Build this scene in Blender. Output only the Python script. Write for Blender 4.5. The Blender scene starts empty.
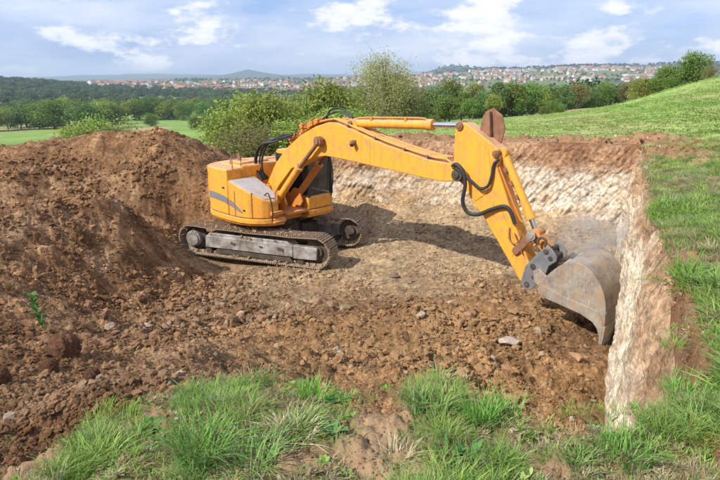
import bpy, bmesh, math, random
import numpy as np
from mathutils import Vector, Matrix, Euler

random.seed(7)
rng = np.random.default_rng(11)
R = math.radians
SC = bpy.context.scene
COL = SC.collection

# ------------------------------------------------------------------ camera
CZ = 5.0
PITCH = R(16.0)
FPX = 560.0
cam_d = bpy.data.cameras.new('camera')
cam = bpy.data.objects.new('camera', cam_d)
COL.objects.link(cam)
cam.location = (0, 0, CZ)
cam.rotation_euler = (R(90) - PITCH, 0, 0)
cam_d.sensor_width = 36.0
cam_d.lens = FPX / 720 * 36.0
cam_d.clip_start = 0.05
cam_d.clip_end = 60000
SC.camera = cam

# ------------------------------------------------------------------ sky and sun
SUN_EL = R(41.0)
SUN_TRAVEL = Vector((0.83, 0.56, 0)).normalized()      # horizontal direction the light travels in
to_sun = Vector((-SUN_TRAVEL.x, -SUN_TRAVEL.y, 0))
world = bpy.data.worlds.new('World')
SC.world = world
world.use_nodes = True


def build_world():
    nt = world.node_tree
    nt.nodes.clear()
    N, L = nt.nodes.new, nt.links.new
    out = N('ShaderNodeOutputWorld')
    bg = N('ShaderNodeBackground')
    bg.inputs['Strength'].default_value = 0.10
    sky = N('ShaderNodeTexSky')
    sky.sky_type = 'NISHITA'
    sky.sun_disc = False
    sky.sun_elevation = SUN_EL
    sky.sun_rotation = math.atan2(to_sun.x, to_sun.y)
    sky.altitude = 300
    sky.air_density = 1.0
    sky.dust_density = 1.5
    sky.ozone_density = 2.0
    tc = N('ShaderNodeTexCoord')
    sep = N('ShaderNodeSeparateXYZ')
    L(tc.outputs['Generated'], sep.inputs[0])

    def noise(scale3, sc, detail, rough, off):
        mp = N('ShaderNodeMapping')
        mp.inputs['Scale'].default_value = scale3
        mp.inputs['Location'].default_value = off
        L(tc.outputs['Generated'], mp.inputs['Vector'])
        n = N('ShaderNodeTexNoise')
        n.inputs['Scale'].default_value = sc
        n.inputs['Detail'].default_value = detail
        n.inputs['Roughness'].default_value = rough
        L(mp.outputs[0], n.inputs['Vector'])
        return n

    def ramp(src, a, b, ca=(0, 0, 0, 1), cb=(1, 1, 1, 1)):
        r = N('ShaderNodeValToRGB')
        r.color_ramp.elements[0].position = a
        r.color_ramp.elements[0].color = ca
        r.color_ramp.elements[1].position = b
        r.color_ramp.elements[1].color = cb
        L(src, r.inputs[0])
        return r

    def mix(fac, a, b):
        m = N('ShaderNodeMix')
        m.data_type = 'RGBA'
        if isinstance(fac, float):
            m.inputs[0].default_value = fac
        else:
            L(fac, m.inputs[0])
        for s, i in ((a, 6), (b, 7)):
            if isinstance(s, tuple):
                m.inputs[i].default_value = s
            else:
                L(s, m.inputs[i])
        return m.outputs[2]

    def mul(a, b):
        m = N('ShaderNodeMath')
        m.operation = 'MULTIPLY'
        L(a, m.inputs[0])
        if isinstance(b, float):
            m.inputs[1].default_value = b
        else:
            L(b, m.inputs[1])
        return m.outputs[0]
    # thin veil of high cloud everywhere, thicker in streaks
    veil = ramp(noise((1, 1, 4.5), 2.6, 6, 0.6, (3.1, 1.7, 0.4)).outputs['Fac'], 0.40, 0.66)
    base = mix(mul(veil.outputs[0], 0.8), mix(0.6, sky.outputs[0], (3.2, 5.0, 9.4, 1)), (7.9, 8.3, 9.2, 1))
    # cumulus: small heaps with bright tops
    cn = noise((1, 1, 2.3), 8.5, 10, 0.60, (0.63, 4.25, 2.3))
    cov = ramp(cn.outputs['Fac'], 0.505, 0.575)
    shade = ramp(cn.outputs['Fac'], 0.54, 0.66, (7.9, 8.1, 8.9, 1), (10.2, 10.2, 10.2, 1))
    col = mix(mul(cov.outputs[0], 0.9), base, shade.outputs[0])
    L(col, bg.inputs['Color'])
    L(bg.outputs[0], out.inputs[0])


build_world()
sun_d = bpy.data.lights.new('sun', 'SUN')
sun_d.energy = 4.8
sun_d.angle = R(0.53)
sun_d.color = (1.0, 0.95, 0.86)
sun = bpy.data.objects.new('sun', sun_d)
COL.objects.link(sun)
d = Vector((SUN_TRAVEL.x * math.cos(SUN_EL), SUN_TRAVEL.y * math.cos(SUN_EL), -math.sin(SUN_EL)))
sun.rotation_euler = d.to_track_quat('-Z', 'Y').to_euler()
sun.location = (-20, -20, 30)
SC.view_settings.view_transform = 'Standard'
SC.view_settings.look = 'None'
SC.view_settings.exposure = 0.28
SC.view_settings.gamma = 1.0
SC.view_settings.use_curve_mapping = False
SC.render.engine = 'CYCLES'
SC.cycles.use_denoising = True
SC.cycles.max_bounces = 6
SC.cycles.diffuse_bounces = 3
SC.cycles.transparent_max_bounces = 8
SC.cycles.volume_bounces = 0
SC.cycles.adaptive_threshold = 0.02

# ------------------------------------------------------------------ helpers
UP = np.array([0, math.sin(PITCH), math.cos(PITCH)])
FW = np.array([0, math.cos(PITCH), -math.sin(PITCH)])


def ray(px, py):
    return np.array([(px - 360) / FPX, 0, 0]) + UP * ((240 - py) / FPX) + FW


def aty(px, py, Y):
    q = ray(px, py)
    return np.array([0, 0, CZ]) + q * (Y / q[1])


def atz(px, py, z):
    q = ray(px, py)
    return np.array([0, 0, CZ]) + q * ((z - CZ) / q[2])


def _hash(ix, iy, seed):
    h = (ix.astype(np.int64) * 374761393 + iy.astype(np.int64) * 668265263 + seed * 974634777) & 0xFFFFFFFF
    h = ((h ^ (h >> 13)) * 1274126177) & 0xFFFFFFFF
    h = ((h ^ (h >> 16)) * 2246822519) & 0xFFFFFFFF
    return ((h ^ (h >> 15)) & 0xFFFFFF) / float(0x1000000)


def vnoise(x, y, seed=0):
    ix, iy = np.floor(x), np.floor(y)
    fx, fy = x - ix, y - iy
    fx = fx * fx * fx * (fx * (fx * 6 - 15) + 10)
    fy = fy * fy * fy * (fy * (fy * 6 - 15) + 10)
    a, b = _hash(ix, iy, seed), _hash(ix + 1, iy, seed)
    c, d_ = _hash(ix, iy + 1, seed), _hash(ix + 1, iy + 1, seed)
    return (a + (b - a) * fx) * (1 - fy) + (c + (d_ - c) * fx) * fy


def fbm(x, y, octv=4, seed=0, gain=0.5):
    v, a, tot = 0, 1.0, 0
    ca, sa = math.cos(0.6), math.sin(0.6)
    for o in range(octv):
        v = v + a * (vnoise(x, y, seed + o * 17) - 0.5)
        tot += a
        a *= gain
        x, y = (ca * x - sa * y) * 2.03, (sa * x + ca * y) * 2.03
    return v / tot * 2


def worley(x, y, seed=0):
    ix, iy = np.floor(x), np.floor(y)
    best = np.full(x.shape, 9.0)
    val = np.zeros(x.shape)
    for dx in (-1, 0, 1):
        for dy in (-1, 0, 1):
            cx, cy = ix + dx, iy + dy
            px = cx + _hash(cx, cy, seed)
            py = cy + _hash(cx, cy, seed + 5)
            dd = (px - x) ** 2 + (py - y) ** 2
            m = dd < best
            best = np.where(m, dd, best)
            val = np.where(m, _hash(cx, cy, seed + 9), val)
    return np.sqrt(best), val


def clods(x, y, size, seed):
    wx, wy = x / size, y / size
    wx, wy = wx + .55 * (vnoise(wx * 1.7, wy * 1.7, seed + 3) - .5), wy + .55 * (vnoise(wx * 1.7 + 9, wy * 1.7, seed + 4) - .5)
    d_, v = worley(wx, wy, seed)
    return size * np.maximum(0, 1 - (d_ / (0.35 + 0.40 * v)) ** 3) * (0.15 + 0.85 * v * v)


def sstep(a, b, x):
    t = np.clip((x - a) / (b - a), 0, 1)
    return t * t * (3 - 2 * t)


class TPS:
    def __init__(self, pts, smooth=0.0):
        P = np.array(pts, float)
        self.c = P[:, :2]
        n = len(P)
        A = np.zeros((n + 3, n + 3))
        A[:n, :n] = self.k(self.c[:, None, :] - self.c[None]) + np.eye(n) * smooth
        A[:n, n] = 1
        A[:n, n + 1:] = self.c
        A[n:, :n] = A[:n, n:].T
        self.w = np.linalg.solve(A, np.concatenate([P[:, 2], [0, 0, 0]]))

    @staticmethod
    def k(dv):
        r2 = (dv ** 2).sum(-1)
        return 0.5 * r2 * np.log(r2 + 1e-9)

    def __call__(self, x, y):
        sh = np.shape(x)
        x, y = np.ravel(x), np.ravel(y)
        out = np.full(x.shape, self.w[-3]) + self.w[-2] * x + self.w[-1] * y
        for i, (cx, cy) in enumerate(self.c):
            r2 = (x - cx) ** 2 + (y - cy) ** 2
            out += self.w[i] * 0.5 * r2 * np.log(r2 + 1e-9)
        return out.reshape(sh)


def poly_sd(x, y, poly):
    """signed distance to a polygon, positive inside"""
    P = np.array(poly)
    inside = np.zeros(x.shape, bool)
    best = np.full(x.shape, 1e9)
    for i in range(len(P)):
        a, b = P[i], P[(i + 1) % len(P)]
        e = b - a
        t = np.clip(((x - a[0]) * e[0] + (y - a[1]) * e[1]) / (e @ e), 0, 1)
        best = np.minimum(best, (x - a[0] - t * e[0]) ** 2 + (y - a[1] - t * e[1]) ** 2)
        c = (a[1] > y) != (b[1] > y)
        xi = (b[0] - a[0]) * (y - a[1]) / ((b[1] - a[1]) if b[1] != a[1] else 1e-9) + a[0]
        inside ^= c & (x < xi)
    return np.where(inside, 1, -1) * np.sqrt(best)


def tag(o, label=None, cat=None, group=None, kind=None):
    for k, v in (('label', label), ('category', cat), ('group', group), ('kind', kind)):
        if v:
            o[k] = v
    return o


def link(name, me, mat=None, parent=None, loc=None, rot=None, scale=None):
    o = bpy.data.objects.new(name, me)
    COL.objects.link(o)
    if mat is not None:
        for m in (mat if isinstance(mat, (list, tuple)) else [mat]):
            if m.name not in [q.name for q in me.materials if q]:
                me.materials.append(m)
    if parent is not None:
        o.parent = parent
    if loc is not None:
        o.location = loc
    if rot is not None:
        o.rotation_euler = rot
    if scale is not None:
        o.scale = scale if isinstance(scale, (tuple, list)) else (scale,) * 3
    return o


def empty(name, loc, rz=0.0):
    o = bpy.data.objects.new(name, None)
    COL.objects.link(o)
    o.location = loc
    o.rotation_euler = (0, 0, rz)
    o.empty_display_size = 0.2
    return o


def grid_mesh(name, X, Y, Z, keep=None, col=None):
    r, c = X.shape
    co = np.stack([X, Y, Z], -1).reshape(-1, 3)
    idx = np.arange(r * c).reshape(r, c)
    q = np.stack([idx[:-1, :-1], idx[:-1, 1:], idx[1:, 1:], idx[1:, :-1]], -1).reshape(-1, 4)
    if keep is not None:
        k = keep.reshape(-1)
        q = q[k[q].any(1)]
        used = np.zeros(len(co), bool)
        used[q.ravel()] = True
        remap = np.cumsum(used) - 1
        co, q = co[used], remap[q]
        if col is not None:
            col = col.reshape(-1, 3)[used]
    me = bpy.data.meshes.new(name)
    me.vertices.add(len(co))
    me.vertices.foreach_set('co', co.astype(np.float32).ravel())
    me.loops.add(q.size)
    me.loops.foreach_set('vertex_index', q.astype(np.int32).ravel())
    me.polygons.add(len(q))
    me.polygons.foreach_set('loop_start', np.arange(0, q.size, 4, dtype=np.int32))
    me.update(calc_edges=True)
    me.validate()
    if col is not None:
        col = col.reshape(-1, 3)
        a = me.color_attributes.new('col', 'FLOAT_COLOR', 'POINT')
        a.data.foreach_set('color', np.concatenate([col, np.ones((len(col), 1))], 1).astype(np.float32).ravel())
    me.shade_smooth()
    return me


def soup_mesh(name, verts, faces):
    """faces: (n,3) or (n,4) arrays"""
    me = bpy.data.meshes.new(name)
    me.vertices.add(len(verts))
    me.vertices.foreach_set('co', np.asarray(verts, np.float32).ravel())
    f = np.asarray(faces, np.int32)
    k = f.shape[1]
    me.loops.add(f.size)
    me.loops.foreach_set('vertex_index', f.ravel())
    me.polygons.add(len(f))
    me.polygons.foreach_set('loop_start', np.arange(0, f.size, k, dtype=np.int32))
    me.update(calc_edges=True)
    return me


class MB:
    """collects boxes, prisms and tubes into ONE mesh"""

    def __init__(self):
        self.v, self.f = [], []

    def add(self, vs, fs):
        o = len(self.v)
        self.v += [tuple(p) for p in vs]
        self.f += [tuple(i + o for i in f) for f in fs]
        return self

    def box(self, c, s, rot=None):
        vs = []
        for x in (-.5, .5):
            for y in (-.5, .5):
                for z in (-.5, .5):
                    p = Vector((x * s[0], y * s[1], z * s[2]))
                    if rot:
                        p = Euler(rot).to_matrix() @ p
                    vs.append(p + Vector(c))
        return self.add(vs, [(0, 1, 3, 2), (4, 6, 7, 5), (0, 4, 5, 1), (2, 3, 7, 6), (0, 2, 6, 4), (1, 5, 7, 3)])

    def prism_y(self, prof, y0, y1):
        """profile in (x,z), extruded along y"""
        n = len(prof)
        ar = sum(prof[i][0] * prof[(i + 1) % n][1] - prof[(i + 1) % n][0] * prof[i][1] for i in range(n))
        if ar < 0:
            prof = prof[::-1]
        a, b = min(y0, y1), max(y0, y1)
        vs = [(x, a, z) for x, z in prof] + [(x, b, z) for x, z in prof]
        fs = [tuple(range(n)), tuple(range(2 * n - 1, n - 1, -1))]
        fs += [(i, i + n, (i + 1) % n + n, (i + 1) % n) for i in range(n)]
        return self.add(vs, fs)

    def prism_z(self, prof, z0, z1):
        """profile in (x,y); z0/z1 numbers or functions of (x,y)"""
        n = len(prof)
        ar = sum(prof[i][0] * prof[(i + 1) % n][1] - prof[(i + 1) % n][0] * prof[i][1] for i in range(n))
        if ar < 0:
            prof = prof[::-1]
        g0 = z0 if callable(z0) else (lambda x, y: z0)
        g1 = z1 if callable(z1) else (lambda x, y: z1)
        vs = [(x, y, g0(x, y)) for x, y in prof] + [(x, y, g1(x, y)) for x, y in prof]
        fs = [tuple(range(n - 1, -1, -1)), tuple(range(n, 2 * n))]
        fs += [(i, (i + 1) % n, (i + 1) % n + n, i + n) for i in range(n)]
        return self.add(vs, fs)

    def tube(self, pts, r, seg=12, cap=True):
        pts = [Vector(p) for p in pts]
        rs = r if isinstance(r, (list, tuple)) else [r] * len(pts)
        t0 = (pts[1] - pts[0]).normalized()
        ref = Vector((0, 0, 1)) if abs(t0.z) < 0.9 else Vector((1, 0, 0))
        u = t0.cross(ref).normalized()
        vs = []
        for i, p in enumerate(pts):
            t = (pts[min(i + 1, len(pts) - 1)] - pts[max(i - 1, 0)]).normalized()
            u = (u - t * u.dot(t)).normalized()
            w = t.cross(u)
            for k in range(seg):
                a = 2 * math.pi * k / seg
                vs.append(p + (u * math.cos(a) + w * math.sin(a)) * rs[i])
        fs = []
        for i in range(len(pts) - 1):
            for k in range(seg):
                fs.append((i * seg + k, i * seg + (k + 1) % seg, (i + 1) * seg + (k + 1) % seg, (i + 1) * seg + k))
        if cap:
            fs.append(tuple(range(seg - 1, -1, -1)))
            fs.append(tuple((len(pts) - 1) * seg + k for k in range(seg)))
        return self.add(vs, fs)

    def cyl_y(self, x, z, r, y0, y1, seg=20):
        return self.tube([(x, y0, z), (x, y1, z)], r, seg)

    def mesh(self, name, smooth=35):
        me = bpy.data.meshes.new(name)
        me.from_pydata(self.v, [], self.f)
        bm = bmesh.new()
        bm.from_mesh(me)
        bmesh.ops.recalc_face_normals(bm, faces=bm.faces)
        bm.to_mesh(me)
        bm.free()
        me.shade_smooth()
        me.set_sharp_from_angle(angle=R(smooth))
        return me

    def build(self, name, mat, parent=None, rz=None, bevel=0.0, seg=2, smooth=35):
        o = link(name, self.mesh(name, smooth), mat, parent)
        if rz is not None:
            o.rotation_euler = (0, 0, rz)
        if bevel:
            b = o.modifiers.new('bevel', 'BEVEL')
            b.width = bevel
            b.segments = seg
            b.limit_method = 'ANGLE'
            b.angle_limit = R(40)
        return o


def spline(pts, n=8):
    """Catmull-Rom through the points"""
    P = [Vector(p) for p in pts]
    P = [P[0] * 2 - P[1]] + P + [P[-1] * 2 - P[-2]]
    out = []
    for i in range(1, len(P) - 2):
        for k in range(n):
            t = k / n
            a, b, c, d_ = P[i - 1], P[i], P[i + 1], P[i + 2]
            out.append(0.5 * ((2 * b) + (c - a) * t + (2 * a - 5 * b + 4 * c - d_) * t * t + (3 * b - a - 3 * c + d_) * t ** 3))
    out.append(P[-2])
    return out


# ------------------------------------------------------------------ materials
class NT:
    """small wrapper round a material's node tree"""

    def __init__(self, name):
        self.m = bpy.data.materials.new(name)
        self.m.use_nodes = True
        self.t = self.m.node_tree
        self.p = self.t.nodes['Principled BSDF']
        self.out = self.t.nodes['Material Output']

    def n(self, ty, **kw):
        q = self.t.nodes.new(ty)
        for k, v in kw.items():
            setattr(q, k, v)
        return q

    def l(self, a, b):
        self.t.links.new(a, b)

    def put(self, sock, v):
        if hasattr(v, 'is_output'):
            self.l(v, sock)
        else:
            sock.default_value = v

    def coord(self, kind='Object', scale=(1, 1, 1)):
        tc = self.n('ShaderNodeTexCoord')
        mp = self.n('ShaderNodeMapping')
        mp.inputs['Scale'].default_value = scale
        self.l(tc.outputs[kind], mp.inputs[0])
        return mp.outputs[0]

    def noise(self, vec, scale, detail=5, rough=0.55):
        q = self.n('ShaderNodeTexNoise')
        self.l(vec, q.inputs['Vector'])
        q.inputs['Scale'].default_value = scale
        q.inputs['Detail'].default_value = detail
        q.inputs['Roughness'].default_value = rough
        return q.outputs['Fac']

    def voro(self, vec, scale, feature='F1', out='Distance'):
        q = self.n('ShaderNodeTexVoronoi', feature=feature)
        self.l(vec, q.inputs['Vector'])
        q.inputs['Scale'].default_value = scale
        return q.outputs[out]

    def ramp(self, src, *stops):
        q = self.n('ShaderNodeValToRGB')
        e = q.color_ramp.elements
        while len(e) < len(stops):
            e.new(0.5)
        for i, (p, c) in enumerate(stops):
            e[i].position = p
            e[i].color = (c, c, c, 1) if isinstance(c, (int, float)) else (*c, 1)
        self.l(src, q.inputs[0])
        return q.outputs[0]

    def mix(self, fac, a, b, blend='MIX'):
        q = self.n('ShaderNodeMix', data_type='RGBA', blend_type=blend)
        self.put(q.inputs[0], fac)
        self.put(q.inputs[6], (*a, 1) if isinstance(a, tuple) else a)
        self.put(q.inputs[7], (*b, 1) if isinstance(b, tuple) else b)
        return q.outputs[2]

    def math(self, op, a, b=0.0):
        q = self.n('ShaderNodeMath', operation=op)
        self.put(q.inputs[0], a)
        self.put(q.inputs[1], b)
        return q.outputs[0]

    def bump(self, h, strength=0.5, dist=0.02):
        q = self.n('ShaderNodeBump')
        q.inputs['Strength'].default_value = strength
        q.inputs['Distance'].default_value = dist
        self.l(h, q.inputs['Height'])
        self.l(q.outputs[0], self.p.inputs['Normal'])

    def attr(self, name, ty='GEOMETRY'):
        q = self.n('ShaderNodeAttribute', attribute_type=ty, attribute_name=name)
        return q.outputs['Color']

    def base(self, c, rough=0.8, metal=0.0, spec=None):
        self.put(self.p.inputs['Base Color'], (*c, 1) if isinstance(c, tuple) else c)
        self.put(self.p.inputs['Roughness'], rough)
        self.p.inputs['Metallic'].default_value = metal
        if spec is not None:
            self.p.inputs['Specular IOR Level'].default_value = spec
        return self.m


def soil_material():
    t = NT('soil')
    v = t.coord('Object')
    big = t.noise(v, 0.9, 4)
    fine = t.noise(v, 9.0, 6, 0.65)
    grit = t.voro(v, 16.0, out='Color')
    g = t.n('ShaderNodeSeparateColor')
    t.l(grit, g.inputs[0])
    c = t.mix(1.0, t.attr('col'), t.ramp(big, (0.3, 0.82), (0.7, 1.15)), 'MULTIPLY')
    c = t.mix(1.0, c, t.ramp(fine, (0.30, 0.52), (0.70, 1.4)), 'MULTIPLY')
    c = t.mix(1.0, c, t.ramp(g.outputs[0], (0.0, 0.78), (1.0, 1.25)), 'MULTIPLY')
    h = t.math('ADD', t.math('MULTIPLY', t.noise(v, 28.0, 5, 0.7), 0.7), t.math('MULTIPLY', t.voro(v, 30.0), -0.5))
    t.bump(h, 0.9, 0.026)
    return t.base(c, 0.95, spec=0.15)


def turf_material():
    t = NT('turf')
    v = t.coord('Object')
    fine = t.noise(v, 3.0, 8, 0.7)
    vf = t.noise(v, 0.05, 5, 0.6)
    c = t.mix(1.0, t.attr('col'), t.ramp(fine, (0.3, 0.6), (0.7, 1.4)), 'MULTIPLY')
    c = t.mix(1.0, c, t.ramp(vf, (0.35, 0.85), (0.65, 1.15)), 'MULTIPLY')
    t.bump(t.noise(v, 12.0, 6, 0.7), 0.8, 0.05)
    return t.base(c, 0.95, spec=0.1)


def tinted(name, var=0.5, rough=0.9, trans=0.0, bump=0.0, dark=0.7):
    """colour comes from the instance attribute 'tint'; noise varies it"""
    t = NT(name)
    v = t.coord('Object')
    c = t.mix(1.0, t.attr('tint', 'INSTANCER'), t.ramp(t.noise(v, 14.0, 5), (0.3, 1 - var), (0.7, 1 + var * 0.6)), 'MULTIPLY')
    if bump:
        t.bump(t.noise(v, 40.0, 5, 0.7), 0.7, bump)
    t.base(c, rough, spec=0.15)
    if trans:
        add_translucency(t, c, trans)
    return t.m


def add_translucency(t, c, amt):
    tr = t.n('ShaderNodeBsdfTranslucent')
    t.put(tr.inputs['Color'], c if not isinstance(c, tuple) else (*c, 1))
    mx = t.n('ShaderNodeMixShader')
    mx.inputs[0].default_value = amt
    t.l(t.p.outputs[0], mx.inputs[1])
    t.l(tr.outputs[0], mx.inputs[2])
    t.l(mx.outputs[0], t.out.inputs[0])


def leaf_material(name, ca, cb, trans=0.25):
    t = NT(name)
    oi = t.n('ShaderNodeObjectInfo')
    v = t.coord('Object')
    c = t.mix(t.ramp(t.noise(v, 0.9, 3), (0.35, 0.0), (0.65, 1.0)), ca, cb)
    hv = t.n('ShaderNodeHueSaturation')
    t.l(c, hv.inputs['Color'])
    t.l(t.math('ADD', t.math('MULTIPLY', oi.outputs['Random'], 0.05), 0.475), hv.inputs['Hue'])
    t.l(t.math('ADD', t.math('MULTIPLY', oi.outputs['Random'], 0.5), 0.75), hv.inputs['Value'])
    t.base(hv.outputs[0], 0.7, spec=0.2)
    add_translucency(t, hv.outputs[0], trans)
    return t.m


def paint_material(name, colr, rough=0.42, dust=0.75, rust=0.5):
    t = NT(name)
    v = t.coord('Object')
    geo = t.n('ShaderNodeNewGeometry')
    sx = t.n('ShaderNodeSeparateXYZ')
    t.l(geo.outputs['Normal'], sx.inputs[0])
    n1 = t.noise(v, 2.2, 6, 0.65)
    n2 = t.noise(v, 14.0, 6, 0.7)
    c = t.mix(t.ramp(n1, (0.35, 0.0), (0.75, 0.45)), colr, tuple(x * 0.8 for x in colr))
    up = t.ramp(sx.outputs['Z'], (0.45, 0.0), (0.85, 1.0))
    d1 = t.math('MULTIPLY', up, t.ramp(n2, (0.30, 0.25), (0.62, 1.0)))
    c = t.mix(t.math('MULTIPLY', d1, dust), c, (0.52, 0.34, 0.25))
    # grime and rust freckles
    c = t.mix(t.math('MULTIPLY', t.ramp(n2, (0.62, 0.0), (0.70, 1.0)), rust), c, (0.23, 0.10, 0.045))
    grime = t.ramp(t.noise(v, 5.0, 8, 0.75), (0.48, 0.0), (0.72, 0.62))
    c = t.mix(grime, c, (0.36, 0.22, 0.12))
    mud = t.ramp(t.noise(v, 3.4, 9, .78), (0.55, 0.0), (0.60, 1.0))
    c = t.mix(t.math('MULTIPLY', mud, .55), c, (0.33, 0.21, 0.12))
    streak = t.ramp(t.noise(t.coord('Object', (7, 7, .55)), 1.6, 6, .7), (0.50, 0.0), (0.66, 1.0))
    c = t.mix(t.math('MULTIPLY', streak, .38), c, (0.30, 0.16, 0.07))
    # bare worn edges
    bv = t.n('ShaderNodeBevel', samples=4)
    bv.inputs['Radius'].default_value = 0.035
    dt = t.n('ShaderNodeVectorMath', operation='DOT_PRODUCT')
    t.l(bv.outputs[0], dt.inputs[0])
    t.l(geo.outputs['Normal'], dt.inputs[1])
    edge = t.ramp(t.math('ADD', dt.outputs['Value'], t.math('MULTIPLY', n2, .22)), (0.93, 1.0), (1.03, 0.0))
    c = t.mix(t.math('MULTIPLY', edge, .65), c, (0.24, 0.12, 0.06))
    t.bump(n2, 0.15, 0.004)
    return t.base(c, t.ramp(n1, (0.3, rough), (0.7, rough + 0.25)), spec=0.4)


def metal_material(name, ca, cb, rough=0.6, metal=0.3, sc=6.0, bump=0.004):
    t = NT(name)
    v = t.coord('Object')
    n = t.noise(v, sc, 7, 0.7)
    c = t.mix(t.ramp(n, (0.35, 0.0), (0.65, 1.0)), ca, cb)
    t.bump(t.noise(v, sc * 6, 5, 0.7), 0.35, bump)
    return t.base(c, rough, metal)


def flat_material(name, c, rough=0.6, var=0.25, sc=4.0, metal=0.0):
    t = NT(name)
    n = t.noise(t.coord('Object'), sc, 5, 0.6)
    return t.base(t.mix(1.0, c, t.ramp(n, (0.3, 1 - var), (0.7, 1 + var)), 'MULTIPLY'), rough, metal)


M = {}
M['soil'] = soil_material()
M['turf'] = turf_material()
M['stone'] = tinted('stone', 0.35, 0.92, bump=0.01)
M['grass'] = tinted('grass_blade', 0.15, 0.65, trans=0.3)
M['leaf_far'] = tinted('far_leaf', 0.3, 0.8, trans=0.15)
M['paint'] = paint_material('orange_paint', (0.86, 0.365, 0.03), rough=.5, dust=.95, rust=.9)
M['paint_worn'] = paint_material('worn_orange_paint', (0.60, 0.215, 0.025), 0.6, 0.5, 0.8)
M['grey_plate'] = paint_material('grey_plate', (0.42, 0.43, 0.45), 0.5, 0.15, 0.15)
M['stripe'] = paint_material('grey_stripe', (0.16, 0.18, 0.21), 0.5, 0.1, 0.1)
M['rust'] = metal_material('rusty_steel', (0.16, 0.075, 0.04), (0.30, 0.15, 0.085), 0.8, 0.1)
M['track'] = metal_material('dusty_track_steel', (0.20, 0.14, 0.095), (0.42, 0.31, 0.21), 0.85, 0.05, 9.0)
M['frame'] = metal_material('dusty_grey_steel', (0.15, 0.115, 0.085), (0.42, 0.40, 0.38), 0.6, 0.15, 4.0)
M['dark'] = metal_material('dark_dirty_steel', (0.035, 0.028, 0.022), (0.11, 0.08, 0.055), 0.8, 0.1)
M['coupler'] = metal_material('grey_cast_steel', (0.15, 0.155, 0.17), (0.25, 0.245, 0.25), 0.55, 0.3)
M['bucket'] = metal_material('earth_polished_steel', (0.20, 0.16, 0.125), (0.43, 0.355, 0.275), 0.6, 0.2, 3.5)
bt = NT('muddy_bucket_steel')
bv_ = bt.coord('Object')
bc_ = bt.mix(bt.ramp(bt.noise(bv_, 3.0, 6, .7), (.35, 0.0), (.65, 1.0)), (0.17, 0.14, 0.115), (0.38, 0.33, 0.27))
bc_ = bt.mix(bt.ramp(bt.noise(bt.coord('Object', (22, 3, 3)), 2.0, 6, .7), (.52, 0.0), (.68, .7)), bc_, (0.45, 0.41, 0.36))
bc_ = bt.mix(bt.ramp(bt.noise(bv_, 5.5, 9, .78), (.50, 0.0), (.58, .85)), bc_, (0.36, 0.245, 0.15))
bt.bump(bt.noise(bv_, 26.0, 6, .7), .4, .01)
bt.base(bc_, .6, .15)
M['bucket'] = bt.m
M['chrome'] = flat_material('chromed_rod', (0.75, 0.75, 0.76), 0.22, 0.05, 4, 1.0)
M['rubber'] = flat_material('black_rubber', (0.022, 0.021, 0.022), 0.55, 0.4)
M['black'] = flat_material('black_trim', (0.025, 0.025, 0.027), 0.5, 0.3)
gm = NT('cab_glass')
gm.base((0.03, 0.04, 0.045), 0.05)
gm.p.inputs['Transmission Weight'].default_value = 0.0
gm.p.inputs['Alpha'].default_value = 0.6
M['glass'] = gm.m
M['mud'] = flat_material('packed_mud', (.30, .19, .11), .95, .5, 9)
M['bark'] = flat_material('bark', (0.10, 0.075, 0.055), 0.9, 0.5, 8)
M['leaf_mid'] = leaf_material('leaf_mid_green', (0.115, 0.20, 0.04), (0.20, 0.285, 0.06), .35)
M['leaf_light'] = leaf_material('leaf_light_green', (0.21, 0.29, 0.05), (0.32, 0.375, 0.09), .35)
M['leaf_dark'] = leaf_material('leaf_dark_green', (0.10, 0.18, 0.055), (0.16, 0.25, 0.075), .35)
M['leaf_dry'] = leaf_material('leaf_olive', (0.22, 0.225, 0.075), (0.31, 0.30, 0.115), .35)
M['leaf_airy'] = leaf_material('leaf_airy_olive', (0.29, 0.28, 0.11), (0.40, 0.38, 0.17), .4)
M['plant'] = leaf_material('weed_leaf', (0.095, 0.205, 0.05), (0.16, 0.29, 0.08), 0.3)

# ------------------------------------------------------------------ the natural ground (rim, field, valley, hills)
EX_O = np.array([-2.57, 16.53])          # the excavator's slewing centre
WALL_A, WALL_B, WALL_C = np.array([1.62, 2.45]), np.array([8.38, 16.95]), np.array([-4.6, 21.9])
PIT = [tuple(WALL_A), tuple(WALL_B), tuple(WALL_C), (-17, 21), (-17, -2), (-3.5, 0.3), (-2.3, 1.2), (-1.72, 1.95), (-1.48, 2.42),
       (-1.15, 2.82), (-0.65, 2.88), (-0.25, 2.68), (0.1, 2.58), (0.62, 2.66), (0.95, 2.36)]

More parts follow.
